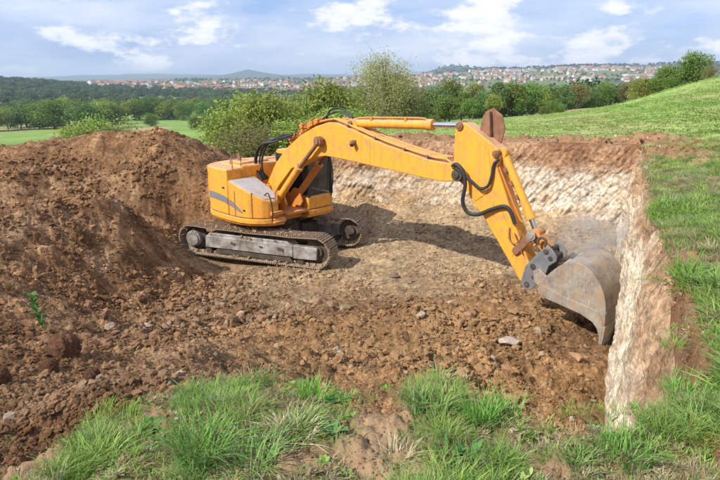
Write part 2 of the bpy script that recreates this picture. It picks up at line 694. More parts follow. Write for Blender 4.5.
RPX = np.array([-150, 0, 100, 200, 300, 400, 500, 600, 720, 870], float)
RK = (RPX - 360) / 560 / 1.03            # x / y at eye level
RINGS = [
    (22, [0.3, 0.4, 0.4, 0.5, 1.6, 2.85, 2.95, 3.15, 3.9, 4.4]),
    (30, [-1, -.8, -.5, -.2, 1.1, 2.35, 2.9, 3.2, 4.4, 5.2]),
    (45, [-4, -3.5, -3, -2, 0.0, 1.3, 2.0, 2.55, 5.25, 6.8]),
    (70, [-7, -7, -6, -4.5, -2, -.8, .3, 1.35, 4.9, 7.5]),
    (110, [-11, -10.5, -9.5, -8, -6, -4.2, -2, -.2, 3.0, 6]),
    (180, [-15, -15, -14, -13, -11, -9, -8, -5, -3, 1]),
    (260, [-18.5, -18.5, -17.5, -17, -16, -14, -13, -10, -8, -5]),
    (500, [-24, -24, -24, -24, -24, -22, -20, -18, -16, -12]),
    (800, [-20, -18, -20, -25, -27, -24, -22, -20, -18, -12]),
    (1200, [2, 0, -14, -20, -24, -20, -15, -12, -10, -4]),
    (1800, [-4, -6, -8, -9, -12, -4, 6, 14, 14, 22]),
    (2600, [-12, -12, -8, 6, 8, 18, 42, 54, 48, 60]),
    (3600, [-16, -16, -10, 0, 4, 24, 70, 86, 104, 130]),
    (4600, [-20, -20, -14, -10, 0, 40, 84, 96, 125, 140]),
    (6500, [-20, -18, -8, 10, 20, 10, 20, 30, 60, 90]),
    (9000, [26, 40, 62, 66, 50, 50, 30, 30, 40, 50]),
    (12500, [10, 20, 30, 60, 50, 30, 30, 20, 20, 20]),
]
RD = np.log(np.array([r[0] for r in RINGS]))
RZ = np.array([r[1] for r in RINGS])


def far_h(x, y):
    D = np.maximum(y, 1.0)
    k = x / D
    ld = np.clip(np.log(np.maximum(D, 22)), RD[0], RD[-1])
    i = np.clip(np.searchsorted(RD, ld) - 1, 0, len(RD) - 2)
    t = (ld - RD[i]) / (RD[i + 1] - RD[i])
    kk = np.clip(k, RK[0], RK[-1])
    j = np.clip(np.searchsorted(RK, kk) - 1, 0, len(RK) - 2)
    s = (kk - RK[j]) / (RK[j + 1] - RK[j])
    s = s * s * (3 - 2 * s)
    a = RZ[i, j] * (1 - s) + RZ[i, j + 1] * s
    b = RZ[i + 1, j] * (1 - s) + RZ[i + 1, j + 1] * s
    z = a * (1 - t) + b * t
    # the pointed hill behind the town, flat-topped wooded hills to its right
    def hill(px, D0, w, depth, h, p=2.0):
        x0 = (px - 360) / 560 / 1.03 * D0
        return h * np.exp(-(np.abs((x - x0) / w) ** p) - ((y - D0) / depth) ** 2)
    z = z + hill(252, 6500, 250, 700, 78, 1.15) + hill(232, 6900, 620, 900, 30) + hill(165, 9500, 1100, 800, 34)
    z = z + hill(450, 4300, 150, 350, 46, 3) + hill(320, 9000, 900, 700, 30) + hill(482, 8000, 120, 500, 70, 1.2)
    z = z + fbm(x / 420, y / 420, 4, 3) * np.clip((y - 1500) / 6000, 0, 1) * 22
    return np.minimum(z, 155)


near_pts = [(0, 1, 3.42), (0, 2.4, 3.36), (1.3, 2.2, 3.36), (-1.4, 2.1, 3.36), (-0.5, 2.9, 3.30), (3, 1, 3.6), (-3, 0, 3.5), (0, -4, 3.6), (8, -3, 4.4),
            (-8, -3, 3.4), (2.7, 3.9, 3.42), (4.65, 7.1, 3.42), (4.2, 4.0, 3.6), (7, 7.5, 3.75), (6.4, 11, 3.35), (8.6, 16, 3.12), (9, 11, 3.75),
            (10.5, 16, 3.35), (13, 18, 3.75), (14, 10, 4.6), (6, 18.3, 3.05), (3, 19.6, 2.95), (0, 20.8, 2.75), (-3, 21.8, 2.2), (-16, 8, 1.5), (-12, 22, .5),
            (-16, 0, 2.5), (18, 0, 5.4)]
for D_, zs in RINGS[:4]:
    for k_, z_ in zip(RK, zs):
        near_pts.append((k_ * D_, D_, z_))
near_tps = TPS(near_pts, 0.3)


def ground_smooth(x, y):
    n = np.zeros(np.shape(x))
    m = y < 70
    if np.any(m):
        n[m] = near_tps(x[m], y[m])
    w = sstep(42, 68, y)
    return np.where(m, n, 0) * (1 - w) + far_h(x, y) * w


def edge_dist(x, y, a, b):
    e = b - a
    t = np.clip(((x - a[0]) * e[0] + (y - a[1]) * e[1]) / (e @ e), 0, 1)
    return np.hypot(x - a[0] - t * e[0], y - a[1] - t * e[1]), t


def ground_parts(x, y):
    z = ground_smooth(x, y)
    near = sstep(26, 12, y)
    z = z + near * fbm(x / 1.7, y / 1.7, 4, 21) * 0.07
    vn = sstep(9, 4, np.hypot(x, y))
    z = z + vn * (fbm(x / .35, y / .35, 3, 5) * 0.035 + clods(x, y, .13, 30) * .3 + clods(x, y, 0.06, 31) * 0.35 + clods(x, y, 0.03, 32) * 0.35)
    # loose soil thrown up along the far rim and the corner
    db, tb = edge_dist(x, y, WALL_B, WALL_C)
    da, ta = edge_dist(x, y, WALL_A, WALL_B)
    soil = np.maximum(sstep(2.3, 0.7, db + fbm(x / 1.3, y / 1.3, 3, 8) * 1.2) * sstep(0.85, 0.6, tb),
                      sstep(2.6, 0.9, da + fbm(x / 1.1, y / 1.1, 3, 9) * 1.1) * sstep(0.50, 0.72, ta))
    soil = np.maximum(soil, sstep(0.10, 0.0, da - .30 * sstep(.30, .05, ta) + fbm(x / .5, y / .5, 3, 12) * .3))
    z = z + soil * (clods(x, y, 0.55, 41) * 0.35 + clods(x, y, 0.25, 42) * 0.35 + clods(x, y, .12, 43) * .3) * np.where(ta > .45, 1, .3)
    return z, soil


def ground_h(x, y):
    return ground_parts(np.asarray(x, float), np.asarray(y, float))[0]


def lerp3(a, b, t):
    return a + (b - a) * t[..., None]


def C3(*c):
    return np.array(c, float)


SOIL_BROWN = C3(.22, .12, .06)
SOIL_TAN = C3(.42, .275, .155)


def bare_mask(x, y):
    """bare patches on the near bank: 1 = bare"""
    b = np.zeros(np.shape(x))
    for cx, cy, rx, ry in ((0.10, 2.36, .17, .30), (-0.35, 2.05, .3, .13), (0.42, 2.35, .1, .1), (1.0, 2.38, .16, .13), (-1.5, 2.2, .22, .3), (-1.05, 2.5, .16, .07),
                           (0.75, 1.98, .14, .07), (0.12, 2.0, .22, .14)):
        dd = np.hypot((x - cx) / rx, (y - cy) / ry) + fbm(x / .15, y / .15, 2, 61) * .5
        b = np.maximum(b, sstep(1.25, 0.7, dd))
    return b


def ground_colour(x, y, soil):
    n1, n2 = fbm(x / 3, y / 3, 2, 50), fbm(x / .6, y / .6, 3, 51) * sstep(20, 9, y)
    turf = lerp3(C3(.235, .345, .085), C3(.31, .385, .125), np.clip(.5 + n1 * 1.1, 0, 1))
    turf = lerp3(turf, C3(.27, .235, .11), np.clip(.10 + n2 * .7 + n1 * .4, 0, .6))
    nearbank = sstep(12, 5, y) * np.where(x > .45 * y + .5, .45, 1)
    turf = lerp3(turf, lerp3(C3(.16, .135, .055), C3(.25, .19, .09), np.clip(.5 + n2, 0, 1)), nearbank * .85)
    # valley: patchwork of meadows, stubble and woods
    far = sstep(80, 160, y)
    fld, fv = worley(x / 170 + fbm(x / 90, y / 90, 2, 4) * .35, y / 260, 71)
    patch = np.where((fv > .62)[..., None], C3(.22, .32, .085), np.where((fv > .2)[..., None], C3(.19, .29, .07), C3(.30, .28, .13)))
    wood = C3(.05, .085, .04)
    wmask = sstep(-.05, .2, fbm(x / 350, y / 350, 3, 77) + np.clip((y - 2300) / 1800, -.1, .9))
    patch = lerp3(patch, C3(.13, .145, .07), sstep(800, 1200, y) * .75)
    patch = lerp3(patch, wood, wmask * sstep(500, 900, y))
    c = lerp3(turf, patch, far)
    # the stubble strip past the field's crest
    st = sstep(55, 60, y) * sstep(125, 110, y) * sstep(.10, .16, x / np.maximum(y, 1))
    c = lerp3(c, C3(.33, .225, .115), st * .9)
    c = lerp3(c, lerp3(SOIL_BROWN * 1.15, C3(.31, .19, .105), np.clip(.5 + n2 * 1.3, 0, 1)), soil)
    c = lerp3(c, SOIL_TAN * .85, bare_mask(x, y) * sstep(4, 3, y))
    return c


def build_ground():
    th = np.concatenate([np.linspace(-math.pi + .02, -.95, 22), np.arange(-.93, .93, .0036), np.linspace(.95, math.pi - .02, 22)])
    rr = [0.25]
    while rr[-1] < 20000:
        r = rr[-1]
        rr.append(r * (1.0105 if r < 26 else 1.014 if r < 60 else 1.022 if r < 400 else 1.045))
    T, Rr = np.meshgrid(th, np.array(rr))
    X, Y = np.sin(T) * Rr, np.cos(T) * Rr
    Z, soil = ground_parts(X, Y)
    back = Y < 20
    Z = np.where(back & (np.hypot(X, Y) > 60), np.clip(Z, -20, 12), Z)
    ins = poly_sd(X, Y, PIT)
    Z = Z - sstep(-0.12, 0.03, ins) * 5
    col = ground_colour(X, Y, soil)
    me = grid_mesh('ground', X, Y, Z, keep=ins < 0.6, col=col)
    o = link('ground', me, M['turf'])
    return tag(o, kind='structure')


build_ground()

# ------------------------------------------------------------------ the pit floor with its heaps
pit_pts = [(-4.9, 15.8, 0), (-1.4, 14.4, 0), (-3, 13.5, 0), (-.3, 17.7, 0), (-3, 18.5, .05), (-2.5, 16.5, 0), (1, 16, .05), (1, 13, .05), (-.9, 2.0, 2.8), (-1.1, 1.5, 2.9), (-.6, 1.2, 2.9), (3, 14, .1),
           (4.5, 12.5, .15), (5.6, 12.6, .1), (-1, 12, .12), (-5.6, 17.2, .35),
           (8, 16.4, .7), (5.5, 17.3, .9), (3, 18.3, .95), (0, 19.6, .95), (-2, 20.3, 1.0), (7, 14.5, .3), (4.5, 15.3, .3), (2.5, 16.6, .25), (.5, 17.9, .28),
           (4.7, 9.8, .25), (5.2, 11, .12), (4.2, 9, .35), (3.67, 7.5, .2), (2.4, 5, .4), (3.2, 6.2, .3),
           (1.5, 9.8, .6), (1.04, 7.5, 1.0), (.83, 5.9, 1.4), (0, 6, 1.5), (-.5, 7.5, 1.15), (-.5, 9.5, .62), (-1, 10.8, .35), (2.3, 7.0, .6), (1.8, 5.2, 1.0), (0, 4.2, 1.9),
           (1.3, 3.8, 1.4), (-1, 4.5, 2.1), (2.8, 8.6, .5), (2.2, 11, .3),
           (-1.35, 6.2, 1.7), (-1.57, 4.9, 2.35), (-1.57, 3.7, 2.84), (-1.25, 3.2, 3.12), (-1.55, 2.75, 3.24), (-.65, 3.25, 2.98), (-1.95, 1.9, 3.36), (-2.57, 4.4, 2.6), (-1.86, 2.65, 3.1), (-1.75, 2.03, 3.26), (-2.5, 1.5, 3.4),
           (-3, 3, 3.1), (-4, 5.7, 2.2), (-3.6, 7.1, 1.5), (-3.06, 8.7, .9), (-4.4, 7.6, 1.6), (-2.8, 11.3, .35), (-.5, 2.6, 2.9), (.5, 2.4, 2.6), (1.5, 2.2, 2.4),
           (-6.9, 12.5, 2.1), (-7.3, 11, 2.0), (-4.45, 14.4, .05), (-5.0, 14.9, .25), (-5.76, 11.8, 1.2), (-5.5, 9, 1.5), (-4.85, 10.1, .7), (-4.5, 13.0, .3), (-5.5, 8, 1.75),
           (-7, 15.8, .6), (-8.2, 15.2, .9), (-5.9, 16.2, .65), (-10, 14.5, 1.3), (-16, 8, 2.5), (-16, 15, 3), (9, 15, 0), (9, 10, 0), (6, 6, 0), (4, 3, 1), (10, 22, 0), (5, 22, .9),
           (0, 24, .5), (-5.9, 13.7, 1.9), (-6.2, 13.2, 2.05), (-12, 10, 2.2)]
for px_, py_, Y_ in ((-60, 152, 20), (0, 150, 20), (60, 142, 20), (110, 135, 20), (150, 134, 20), (185, 140, 20), (215, 155, 20.5), (243, 164, 21),
                     (60, 185, 17.5), (150, 187, 17.5), (120, 163, 18.8), (20, 190, 16.5), (200, 188, 18), (30, 170, 18)):
    p_ = aty(px_, py_, Y_)
    pit_pts.append(tuple(p_))
for x_ in (-14, -11, -8, -5):
    pit_pts += [(x_, 23, 1.6), (x_, 26, -1.5)]
pit_tps = TPS(pit_pts, 0.05)


def track_mask(x, y):
    """how close to the ground under the tracks: 1 = pressed flat"""
    ca, sa = math.cos(R(-21)), math.sin(R(-21))
    lx = (x - EX_O[0]) * ca + (y - EX_O[1]) * sa
    ly = -(x - EX_O[0]) * sa + (y - EX_O[1]) * ca
    m = sstep(2.7, 2.1, np.abs(lx)) * sstep(.55, .36, np.abs(np.abs(ly) - 1.19))
    return m


def zones(x, y, z):
    n = fbm(x / 1.6, y / 1.6, 4, 90)
    heap = np.clip(sstep(-2.6, -4.3, x + n * 1.4 - np.clip(13 - y, 0, 6) * -.12) + sstep(-1.0, -2.2, x + n * .8) * sstep(8.5, 5.0, y), 0, 1)
    heap = np.maximum(heap, sstep(3.6, 2.6, y + n) * sstep(.2, -.8, x))
    heap = heap * (1 - sstep(-6, -4.6, x) * sstep(13.4, 14.6, y) * sstep(17.3, 16.6, y))
    rubble = sstep(13.0, 10.4, y + n * 1.3 - x * .25) * (1 - heap)
    rusty = sstep(.05, .35, fbm(x / 2.1, y / 2.1, 3, 93) + sstep(6, 3, np.hypot(x - 2.2, (y - 6.8) * .8)) * .45) * rubble
    return heap, rubble, rusty


def pit_h(x, y):
    x, y = np.asarray(x, float), np.asarray(y, float)
    z = pit_tps(x, y)
    heap, rubble, rusty = zones(x, y, z)
    fl = 1 - track_mask(x, y)
    nr = sstep(2.5, 7.5, y) * .85 + .15
    ns = sstep(2.5, 8, y) * .6 + .4
    patch = np.clip(1 + fbm(x / 1.4, y / 1.4, 3, 116) * 1.2, .5, 1.8)
    floor = (1 - heap) * (1 - rubble)
    z = z + fl * (fbm(x / 1.9, y / 1.9, 4, 100) * (.10 * heap + .11 * rubble + .035 * floor))
    z = z + heap * np.abs(fbm(x / .9, y / 1.1, 4, 101)) * .16
    z = z + fl * (nr * clods(x, y, .55, 110) * (.14 * heap + .22 * rubble + .06 * floor)
                  + nr * clods(x, y, .26, 111) * (.28 * heap + .40 * rubble + .22 * floor)
                  + patch * ns * clods(x, y, .12, 112) * (.45 * heap + .5 * rubble + .42 * floor)
                  + patch * ns * clods(x, y, .06, 113) * (.5 * heap + .5 * rubble + .4 * floor))
    z = z + sstep(8, 4, y) * (clods(x, y, .035, 114) * .5 + fbm(x / .09, y / .09, 3, 115) * .012)
    return z


def pit_colour(x, y, z):
    heap, rubble, rusty = zones(x, y, z)
    n1, n2 = fbm(x / 1.2, y / 1.2, 4, 120), fbm(x / .35, y / .35, 4, 121)
    floor = lerp3(C3(.36, .245, .14), C3(.245, .15, .078), np.clip(.55 + n1 * 1.8, 0, 1))
    pale = sstep(.0, .5, n1 + sstep(3.2, 1.2, np.abs(y - 15.6 - .12 * x)) * .35 + sstep(2, 0, np.abs(y + .37 * x - 19.6)) * .45)
    floor = lerp3(floor, C3(.46, .34, .20), pale * .65 * sstep(-4, 0, x))
    rub = lerp3(C3(.265, .155, .08), C3(.19, .10, .048), np.clip(.5 + n1 * 1.4, 0, 1))
    rub = lerp3(rub, C3(.345, .20, .09), rusty * .7)
    hp = lerp3(C3(.28, .152, .072), C3(.175, .09, .042), np.clip(.5 + n1 * 1.3, 0, 1))
    hp = lerp3(hp, C3(.34, .21, .115), np.clip(n2 * 1.2 + n1 * .6, 0, .8))
    c = lerp3(lerp3(floor, rub, rubble), hp, heap)
    c = c * (1 + n2[..., None] * .4) * .84
    return c


def build_pit():
    ks = np.arange(-1.02, .74, .0022)
    ys = [1.0]
    while ys[-1] < 26.5:
        ys.append(ys[-1] * 1.0048)
    K, Y = np.meshgrid(ks, np.array(ys))
    X = K * Y
    Z = pit_h(X, Y)
    col = pit_colour(X, Y, Z)
    ins = poly_sd(X, Y, PIT)
    keep = (ins > -1.2) | (Y > 21) & (X < -1.5)
    me = grid_mesh('pit_floor', X, Y, Z, keep=keep, col=col)
    tag(link('pit_floor', me, M['soil']), kind='structure')


build_pit()


# ------------------------------------------------------------------ the two cut walls
def build_wall(name, a, b, nu, nv, prof_fn, col_fn, disp_fn, ext=(0, 0)):
    e = (b - a)
    Ln = np.hypot(*e)
    e = e / Ln
    n_in = np.array([-e[1], e[0]])
    us = np.linspace(-ext[0], Ln + ext[1], nu)
    vs = np.linspace(0, 1, nv)
    U, V = np.meshgrid(us, vs)
    top = ground_smooth(a[0] + e[0] * U, a[1] + e[1] * U)
    lat, z = prof_fn(U, V, top)
    dz = disp_fn(U, z, V)
    lat = lat + dz
    X = a[0] + e[0] * U + n_in[0] * lat
    Y = a[1] + e[1] * U + n_in[1] * lat
    col = col_fn(U, z, V, top)
    me = grid_mesh(name, X, Y, z, col=col)
    tag(link(name, me, M['soil']), kind='structure')


CREAM, CHALK = C3(.68, .58, .44), C3(.54, .48, .40)


def prof_side(U, V, top):
    tv = np.array([0, .10, .22, .38, .60, 1.0])
    nl = sstep(4.5, .5, U)
    lat = np.interp(V, tv, [-.34, -.06, .04, .10, .15, .22])
    lat = lat - nl * np.interp(V, tv, [.30, .26, .14, .03, 0, 0])
    dz = np.interp(V, tv, [-.12, -.04, -.42, -1.05, 0, 0])
    z = np.where(V <= .38, top + dz, (top - 1.05) + (V - .38) / .62 * (-.35 - (top - 1.05)))
    return lat, z


def side_col(U, z, V, top):
    n, n2 = fbm(U / .8, z / .5, 4, 130), fbm(U / .12, z / 1.2, 4, 131)
    depth = top - z
    c = lerp3(CREAM, C3(.56, .42, .27), np.clip(.25 + n2 * .45 + fbm(U / .22, z / .22, 4, 133) * .8 + n * .6, 0, 1))
    near = sstep(5, 1, U)
    soil = sstep(.85, .2, depth + n * .55 + n2 * .15 - near * .5)
    c = lerp3(c, lerp3(C3(.44, .30, .185), C3(.33, .20, .11), np.clip(.5 + n2, 0, 1)), soil)
    return c


def side_disp(U, z, V):
    d_ = fbm(U / .9, z / .9, 4, 140) * .17 + fbm(U / 2.1, z / 3, 3, 147) * .16 + np.abs(fbm(U / .3, z / 1.4, 3, 141)) * .03 + fbm(U / .16, z / .16, 4, 145) * .03 + clods(U, z, .22, 142) * .07 + clods(U, z, .09, 143) * .2 + clods(U, z, .05, 144) * .3 * sstep(.5, .1, V)
    return d_ * np.clip(V * 8 + .4, 0, 1)


build_wall('pit_wall_side', WALL_A, WALL_B, 620, 150, prof_side, side_col, side_disp, (.7, .5))


def prof_back(U, V, top):
    tv = np.array([0, .08, .20, .34, .42, 1.0])
    lat = np.interp(V, tv, [-.55, -.06, .16, .34, .36, .85])
    dz = np.interp(V, tv, [.08, .0, -.30, -.72, -.85, 0])
    z = np.where(V <= .42, top + dz, (top - .85) + (V - .42) / .58 * (-.2 - (top - .85)))
    return lat, z


def back_col(U, z, V, top):
    n, n2 = fbm(U / .9, z / .5, 4, 150), fbm((U + z * .8) / .10, (z - U * .25) / .6, 4, 151)
    depth = top - z
    left = sstep(4.2, 8.0, U + n * 1.5)
    c = lerp3(CHALK, C3(.50, .38, .25), np.clip(.34 + n2 * .7 + fbm(U / .3, z / .3, 4, 152) * .7 + n * 1.1, 0, 1))
    c = lerp3(c, C3(.40, .27, .155), left * np.clip(.65 + n * .9, 0, 1))
    soil = sstep(1.0, .5, depth + n * .45 + n2 * .12 + left * -.1)
    return lerp3(c, lerp3(C3(.33, .20, .115), C3(.22, .115, .06), np.clip(.5 + n2 * .8 + n, 0, 1)), soil)


def back_disp(U, z, V):
    g = np.abs(fbm((U + z * .8) / .16, (z - U * .25) / .9, 3, 160))
    d_ = fbm(U / 1.1, z / .8, 4, 161) * .16 + g * .09 * (.4 + .6 * sstep(-.2, .3, fbm(U / 1.5, z / 1.5, 2, 165))) + fbm(U / .25, z / .25, 4, 164) * .07 + clods(U, z, .30, 162) * .16 + clods(U, z, .12, 163) * .14
    return d_ * np.clip(V * 8, 0, 1)


build_wall('pit_wall_back', WALL_B, WALL_C, 560, 130, prof_back, back_col, back_disp, (.5, .3))


# ------------------------------------------------------------------ scattering by geometry nodes (stuff nobody could count)
def scatter(name, P, ROT, SCL, IDX, TINT, protos, mat=None, label=None, cat=None):
    me = bpy.data.meshes.new(name)
    n = len(P)
    me.vertices.add(n)
    me.vertices.foreach_set('co', np.asarray(P, np.float32).ravel())
    SCL = np.asarray(SCL, np.float32)
    if SCL.ndim == 1:
        SCL = np.repeat(SCL[:, None], 3, 1)
    for an, ty, data, key in (('rot', 'FLOAT_VECTOR', ROT, 'vector'), ('scl', 'FLOAT_VECTOR', SCL, 'vector'), ('idx', 'INT', IDX, 'value'), ('tint', 'FLOAT_COLOR', TINT, 'color')):
        a = me.attributes.new(an, ty, 'POINT')
        data = np.asarray(data)
        if key == 'color':
            data = np.concatenate([data, np.ones((n, 1))], 1)
        a.data.foreach_set(key, (data.astype(np.int32) if ty == 'INT' else data.astype(np.float32)).ravel())
    o = link(name, me)
    coll = bpy.data.collections.new(name + '_kinds')
    for p in protos:
        coll.objects.link(p)
    ng = bpy.data.node_groups.new(name, 'GeometryNodeTree')
    ng.interface.new_socket('Geometry', in_out='INPUT', socket_type='NodeSocketGeometry')
    ng.interface.new_socket('Geometry', in_out='OUTPUT', socket_type='NodeSocketGeometry')
    gi, go = ng.nodes.new('NodeGroupInput'), ng.nodes.new('NodeGroupOutput')
    ci = ng.nodes.new('GeometryNodeCollectionInfo')
    ci.inputs['Collection'].default_value = coll
    ci.inputs['Separate Children'].default_value = True
    ci.inputs['Reset Children'].default_value = True
    ip = ng.nodes.new('GeometryNodeInstanceOnPoints')
    ip.inputs['Pick Instance'].default_value = True

    def na(nm, ty):
        q = ng.nodes.new('GeometryNodeInputNamedAttribute')
        q.data_type = ty
        q.inputs['Name'].default_value = nm
        return next(s for s in q.outputs if s.enabled and s.name == 'Attribute')
    L = ng.links.new
    L(gi.outputs[0], ip.inputs['Points'])
    L(ci.outputs[0], ip.inputs['Instance'])
    L(na('idx', 'INT'), ip.inputs['Instance Index'])
    L(na('rot', 'FLOAT_VECTOR'), ip.inputs['Rotation'])
    L(na('scl', 'FLOAT_VECTOR'), ip.inputs['Scale'])
    L(ip.outputs[0], go.inputs[0])
    mod = o.modifiers.new('scatter', 'NODES')
    mod.node_group = ng
    return tag(o, label, cat, None, 'stuff')


def proto(name, me, mat):
    me.materials.append(mat)
    return bpy.data.objects.new(name, me)


# ------------------------------------------------------------------ stones
def stone_mesh(seed, flat=1.0):
    r = np.random.default_rng(seed)
    bm = bmesh.new()
    for _ in range(15):
        p = r.normal(size=3)
        p /= np.linalg.norm(p)
        p *= np.array([1, .62 + .3 * r.random(), (.5 + .3 * r.random()) * flat]) * (.42 + .12 * r.random())
        bm.verts.new(p)
    res = bmesh.ops.convex_hull(bm, input=bm.verts)
    bmesh.ops.delete(bm, geom=[g for g in res['geom_interior'] if isinstance(g, bmesh.types.BMVert)], context='VERTS')
    bmesh.ops.bevel(bm, geom=list(bm.edges), offset=0.012, segments=1, affect='EDGES')
    me = bpy.data.meshes.new('stone')
    bm.to_mesh(me)
    bm.free()
    return me


stone_meshes = [stone_mesh(200 + i, 1.0 if i < 6 else .6) for i in range(9)]
stone_protos = [proto('stone_%02d' % i, m, M['stone']) for i, m in enumerate(stone_meshes)]


def sample_fan(n, k0, k1, y0, y1, p=1.0):
    """points with about even density in the picture: density falls with distance"""
    u = rng.random(n)
    y = y0 * (y1 / y0) ** u if p == 1 else (y0 ** -1 + u * (y1 ** -1 - y0 ** -1)) ** -1
    return (k0 + (k1 - k0) * rng.random(n)) * y, y


def exc_clear(x, y):
    ca, sa = math.cos(R(-21)), math.sin(R(-21))
    lx = (x - EX_O[0]) * ca + (y - EX_O[1]) * sa
    ly = -(x - EX_O[0]) * sa + (y - EX_O[1]) * ca
    return ((np.abs(lx) > 2.55) | (np.abs(ly) > 1.6)) | ((np.abs(ly) < .8) & (rng.random(np.shape(x)) < .5))


def stones():
    x, y = sample_fan(150000, -.85, .62, 2.0, 22.5)
    xn, yn = sample_fan(30000, -.95, .1, 1.9, 6.0)
    x, y = np.concatenate([x, xn]), np.concatenate([y, yn])
    ins = poly_sd(x, y, PIT)
    ok = (ins > np.where((y < 6) & (x < -.3), .06, .35)) & exc_clear(x, y)
    x, y = x[ok], y[ok]
    z = pit_h(x, y)
    # no stone where the natural ground covers the pit sheet, none on the mound's far side
    ok = (y < 20.6) & ~((x > 3.4) & (y > 16.6))
    x, y, z = x[ok], y[ok], z[ok]
    heap, rubble, rusty = zones(x, y, z)
    n = len(x)
    u = rng.random(n)
    size = .023 * (1 - u * .988) ** -.47
    size = size * (.95 + .32 * rubble + .3 * heap) * np.clip(y / 9, .30, 1.5)
    size = np.minimum(size, .05 + .14 * rubble + .12 * heap + .11 * (1 - rubble) * (1 - heap))
    pt = np.clip(.75 + fbm(x / 1.4, y / 1.4, 3, 116) * 1.3, .38, 1.5)
    size = size * (.55 + .6 * pt)
    keep = rng.random(n) < np.clip((.75 + .25 * rubble) * pt, 0, 1)
    x, y, z, size, heap, rubble, rusty = [a[keep] for a in (x, y, z, size, heap, rubble, rusty)]
    n = len(x)
    tint = pit_colour(x, y, z) * (0.9 + .6 * rng.random(n))[:, None]
    grey = (rng.random(n) < .13 * (1 - heap))
    tint[grey] = tint[grey] * .35 + C3(.33, .265, .19) * .65 * (.7 + .6 * rng.random(grey.sum()))[:, None]
    rot = rng.random((n, 3)) * 6.28
    rot[:, :2] = (rot[:, :2] - 3.14) * .2
    P = np.stack([x, y, z + size * .10], 1)
    idx = rng.integers(0, 9, n)
    app = size / np.hypot(y, 3)
    order = np.argsort(-app)
    inview = (np.abs(x / y) < .62)
    big = [i for i in order if inview[i]][:260]
    mask = np.ones(n, bool)
    mask[big] = False
    scatter('gravel', P[mask], rot[mask], size[mask], idx[mask], tint[mask], stone_protos,
            label='loose brown gravel and crumbs of earth strewn over the pit', cat='gravel')
    # the larger stones one can pick out: each a thing
    mats = {}
    for i in big:
        t_ = tint[i]
        key = (0 if heap[i] > .5 else 1 if rusty[i] > .45 else 2 if rubble[i] > .5 else 3, 1 if grey[i] else 0)
        if key not in mats:
            base = {0: (.19, .10, .052), 1: (.28, .165, .08), 2: (.22, .13, .072), 3: (.36, .25, .15)}[key[0]]
            if key[1]:
                base = (.31, .25, .185)
            mats[key] = flat_material('stone_face', base, .92, .4, 9)
        mk = (idx[i], key)
        if mk not in stone_cache:
            me = stone_meshes[idx[i]].copy()
            me.materials.clear()
            me.materials.append(mats[key])
            stone_cache[mk] = me
        o = link('stone', stone_cache[mk], None, None, tuple(P[i] + [0, 0, size[i] * .06]), tuple(rot[i]), float(size[i]))
        colr = 'greyish' if key[1] else ('dark brown', 'rusty orange', 'brown', 'tan')[key[0]]
        place = ('on the dark earth heap left of the excavator', 'among the orange rubble in front of the bucket', 'among the broken rubble of the pit slope',
                 'on the trodden pit floor near the tracks')[key[0]]
        tag(o, '%s loose stone lying %s' % (colr, place), 'stone', '%s stones %s' % (colr, place))


stone_cache = {}
stones()


def rim_crumbs():
    """crumbs of earth on the bare soil of the rim and the near bank"""
    x, y = sample_fan(60000, -.9, .85, 1.2, 23)
    ins = poly_sd(x, y, PIT)
    z, soil = ground_parts(x, y)
    nb = (y < 3.6) * .5
    ok = (ins < .0) & (rng.random(len(x)) < np.maximum(soil * .85, nb))
    x, y, z = x[ok], y[ok], z[ok]
    n = len(x)
    size = np.minimum(.016 * (1 - rng.random(n) * .985) ** -.5 * np.clip(y / 7, .35, 2.2), .16)
    tint = np.where((rng.random(n) < .2)[:, None], C3(.42, .33, .23), SOIL_BROWN * 1.2) * (.7 + .7 * rng.random(n))[:, None]
    rot = rng.random((n, 3)) * 6.28
    scatter('rim_crumbs', np.stack([x, y, z + size * .1], 1), rot, size, rng.integers(0, 9, n), tint, stone_protos,
            label='brown crumbs of soil along the rim of the pit', cat='soil')


rim_crumbs()


def single_stone(px, py, z, size, mesh, colr, label, rz=0.3, sink=.12, sc=(1, 1, 1)):
    p = atz(px, py, z)
    zz = float(pit_h(np.array([p[0]]), np.array([p[1]]))[0])
    me = stone_meshes[mesh].copy()
    me.materials.clear()
    me.materials.append(flat_material('stone_face', colr, .9, .35, 6))
    o = link('stone', me, None, None, (p[0], p[1], zz + size * sink), (.15, .1, rz), tuple(size * s for s in sc))
    tag(o, label, 'stone', 'single stones of the pit')


single_stone(508, 349, .5, .50, 7, (.40, .33, .27), 'flat pale grey slab below the excavator bucket', .2, .1, (1, .7, .7))
single_stone(345, 303, .5, .33, 1, (.27, .18, .11), 'large brown stone on the pit floor below the track front', .9)
single_stone(330, 304, .5, .28, 3, (.23, .15, .095), 'dark blocky stone paired with a larger one below the tracks', 2.0)
single_stone(396, 273, .15, .30, 2, (.16, .10, .075), 'dark round clod on the pale floor right of the tracks', .4)
single_stone(410, 279, .15, .26, 4, (.22, .13, .085), 'brown lump beside a dark round clod on the pale floor', 1.4)
single_stone(452, 301, .4, .34, 5, (.36, .25, .15), 'tan block at the top of the rubble below the boom', .7)
single_stone(112, 338, 1.3, .22, 0, (.27, .20, .14), 'pale stone at the foot of the dark earth heap', .1)
single_stone(12, 425, 3.15, .09, 3, (.30, .23, .165), 'pale stone at the grass edge in the bottom left corner', .1)
single_stone(575, 372, .3, .30, 6, (.36, .21, .11), 'rusty brown block beside the foot of the pit wall', .5)
# single_stone(604, 352, .25, .34, 4, (.40, .26, .15), 'tan block fallen under the bucket teeth by the wall', 1.1)


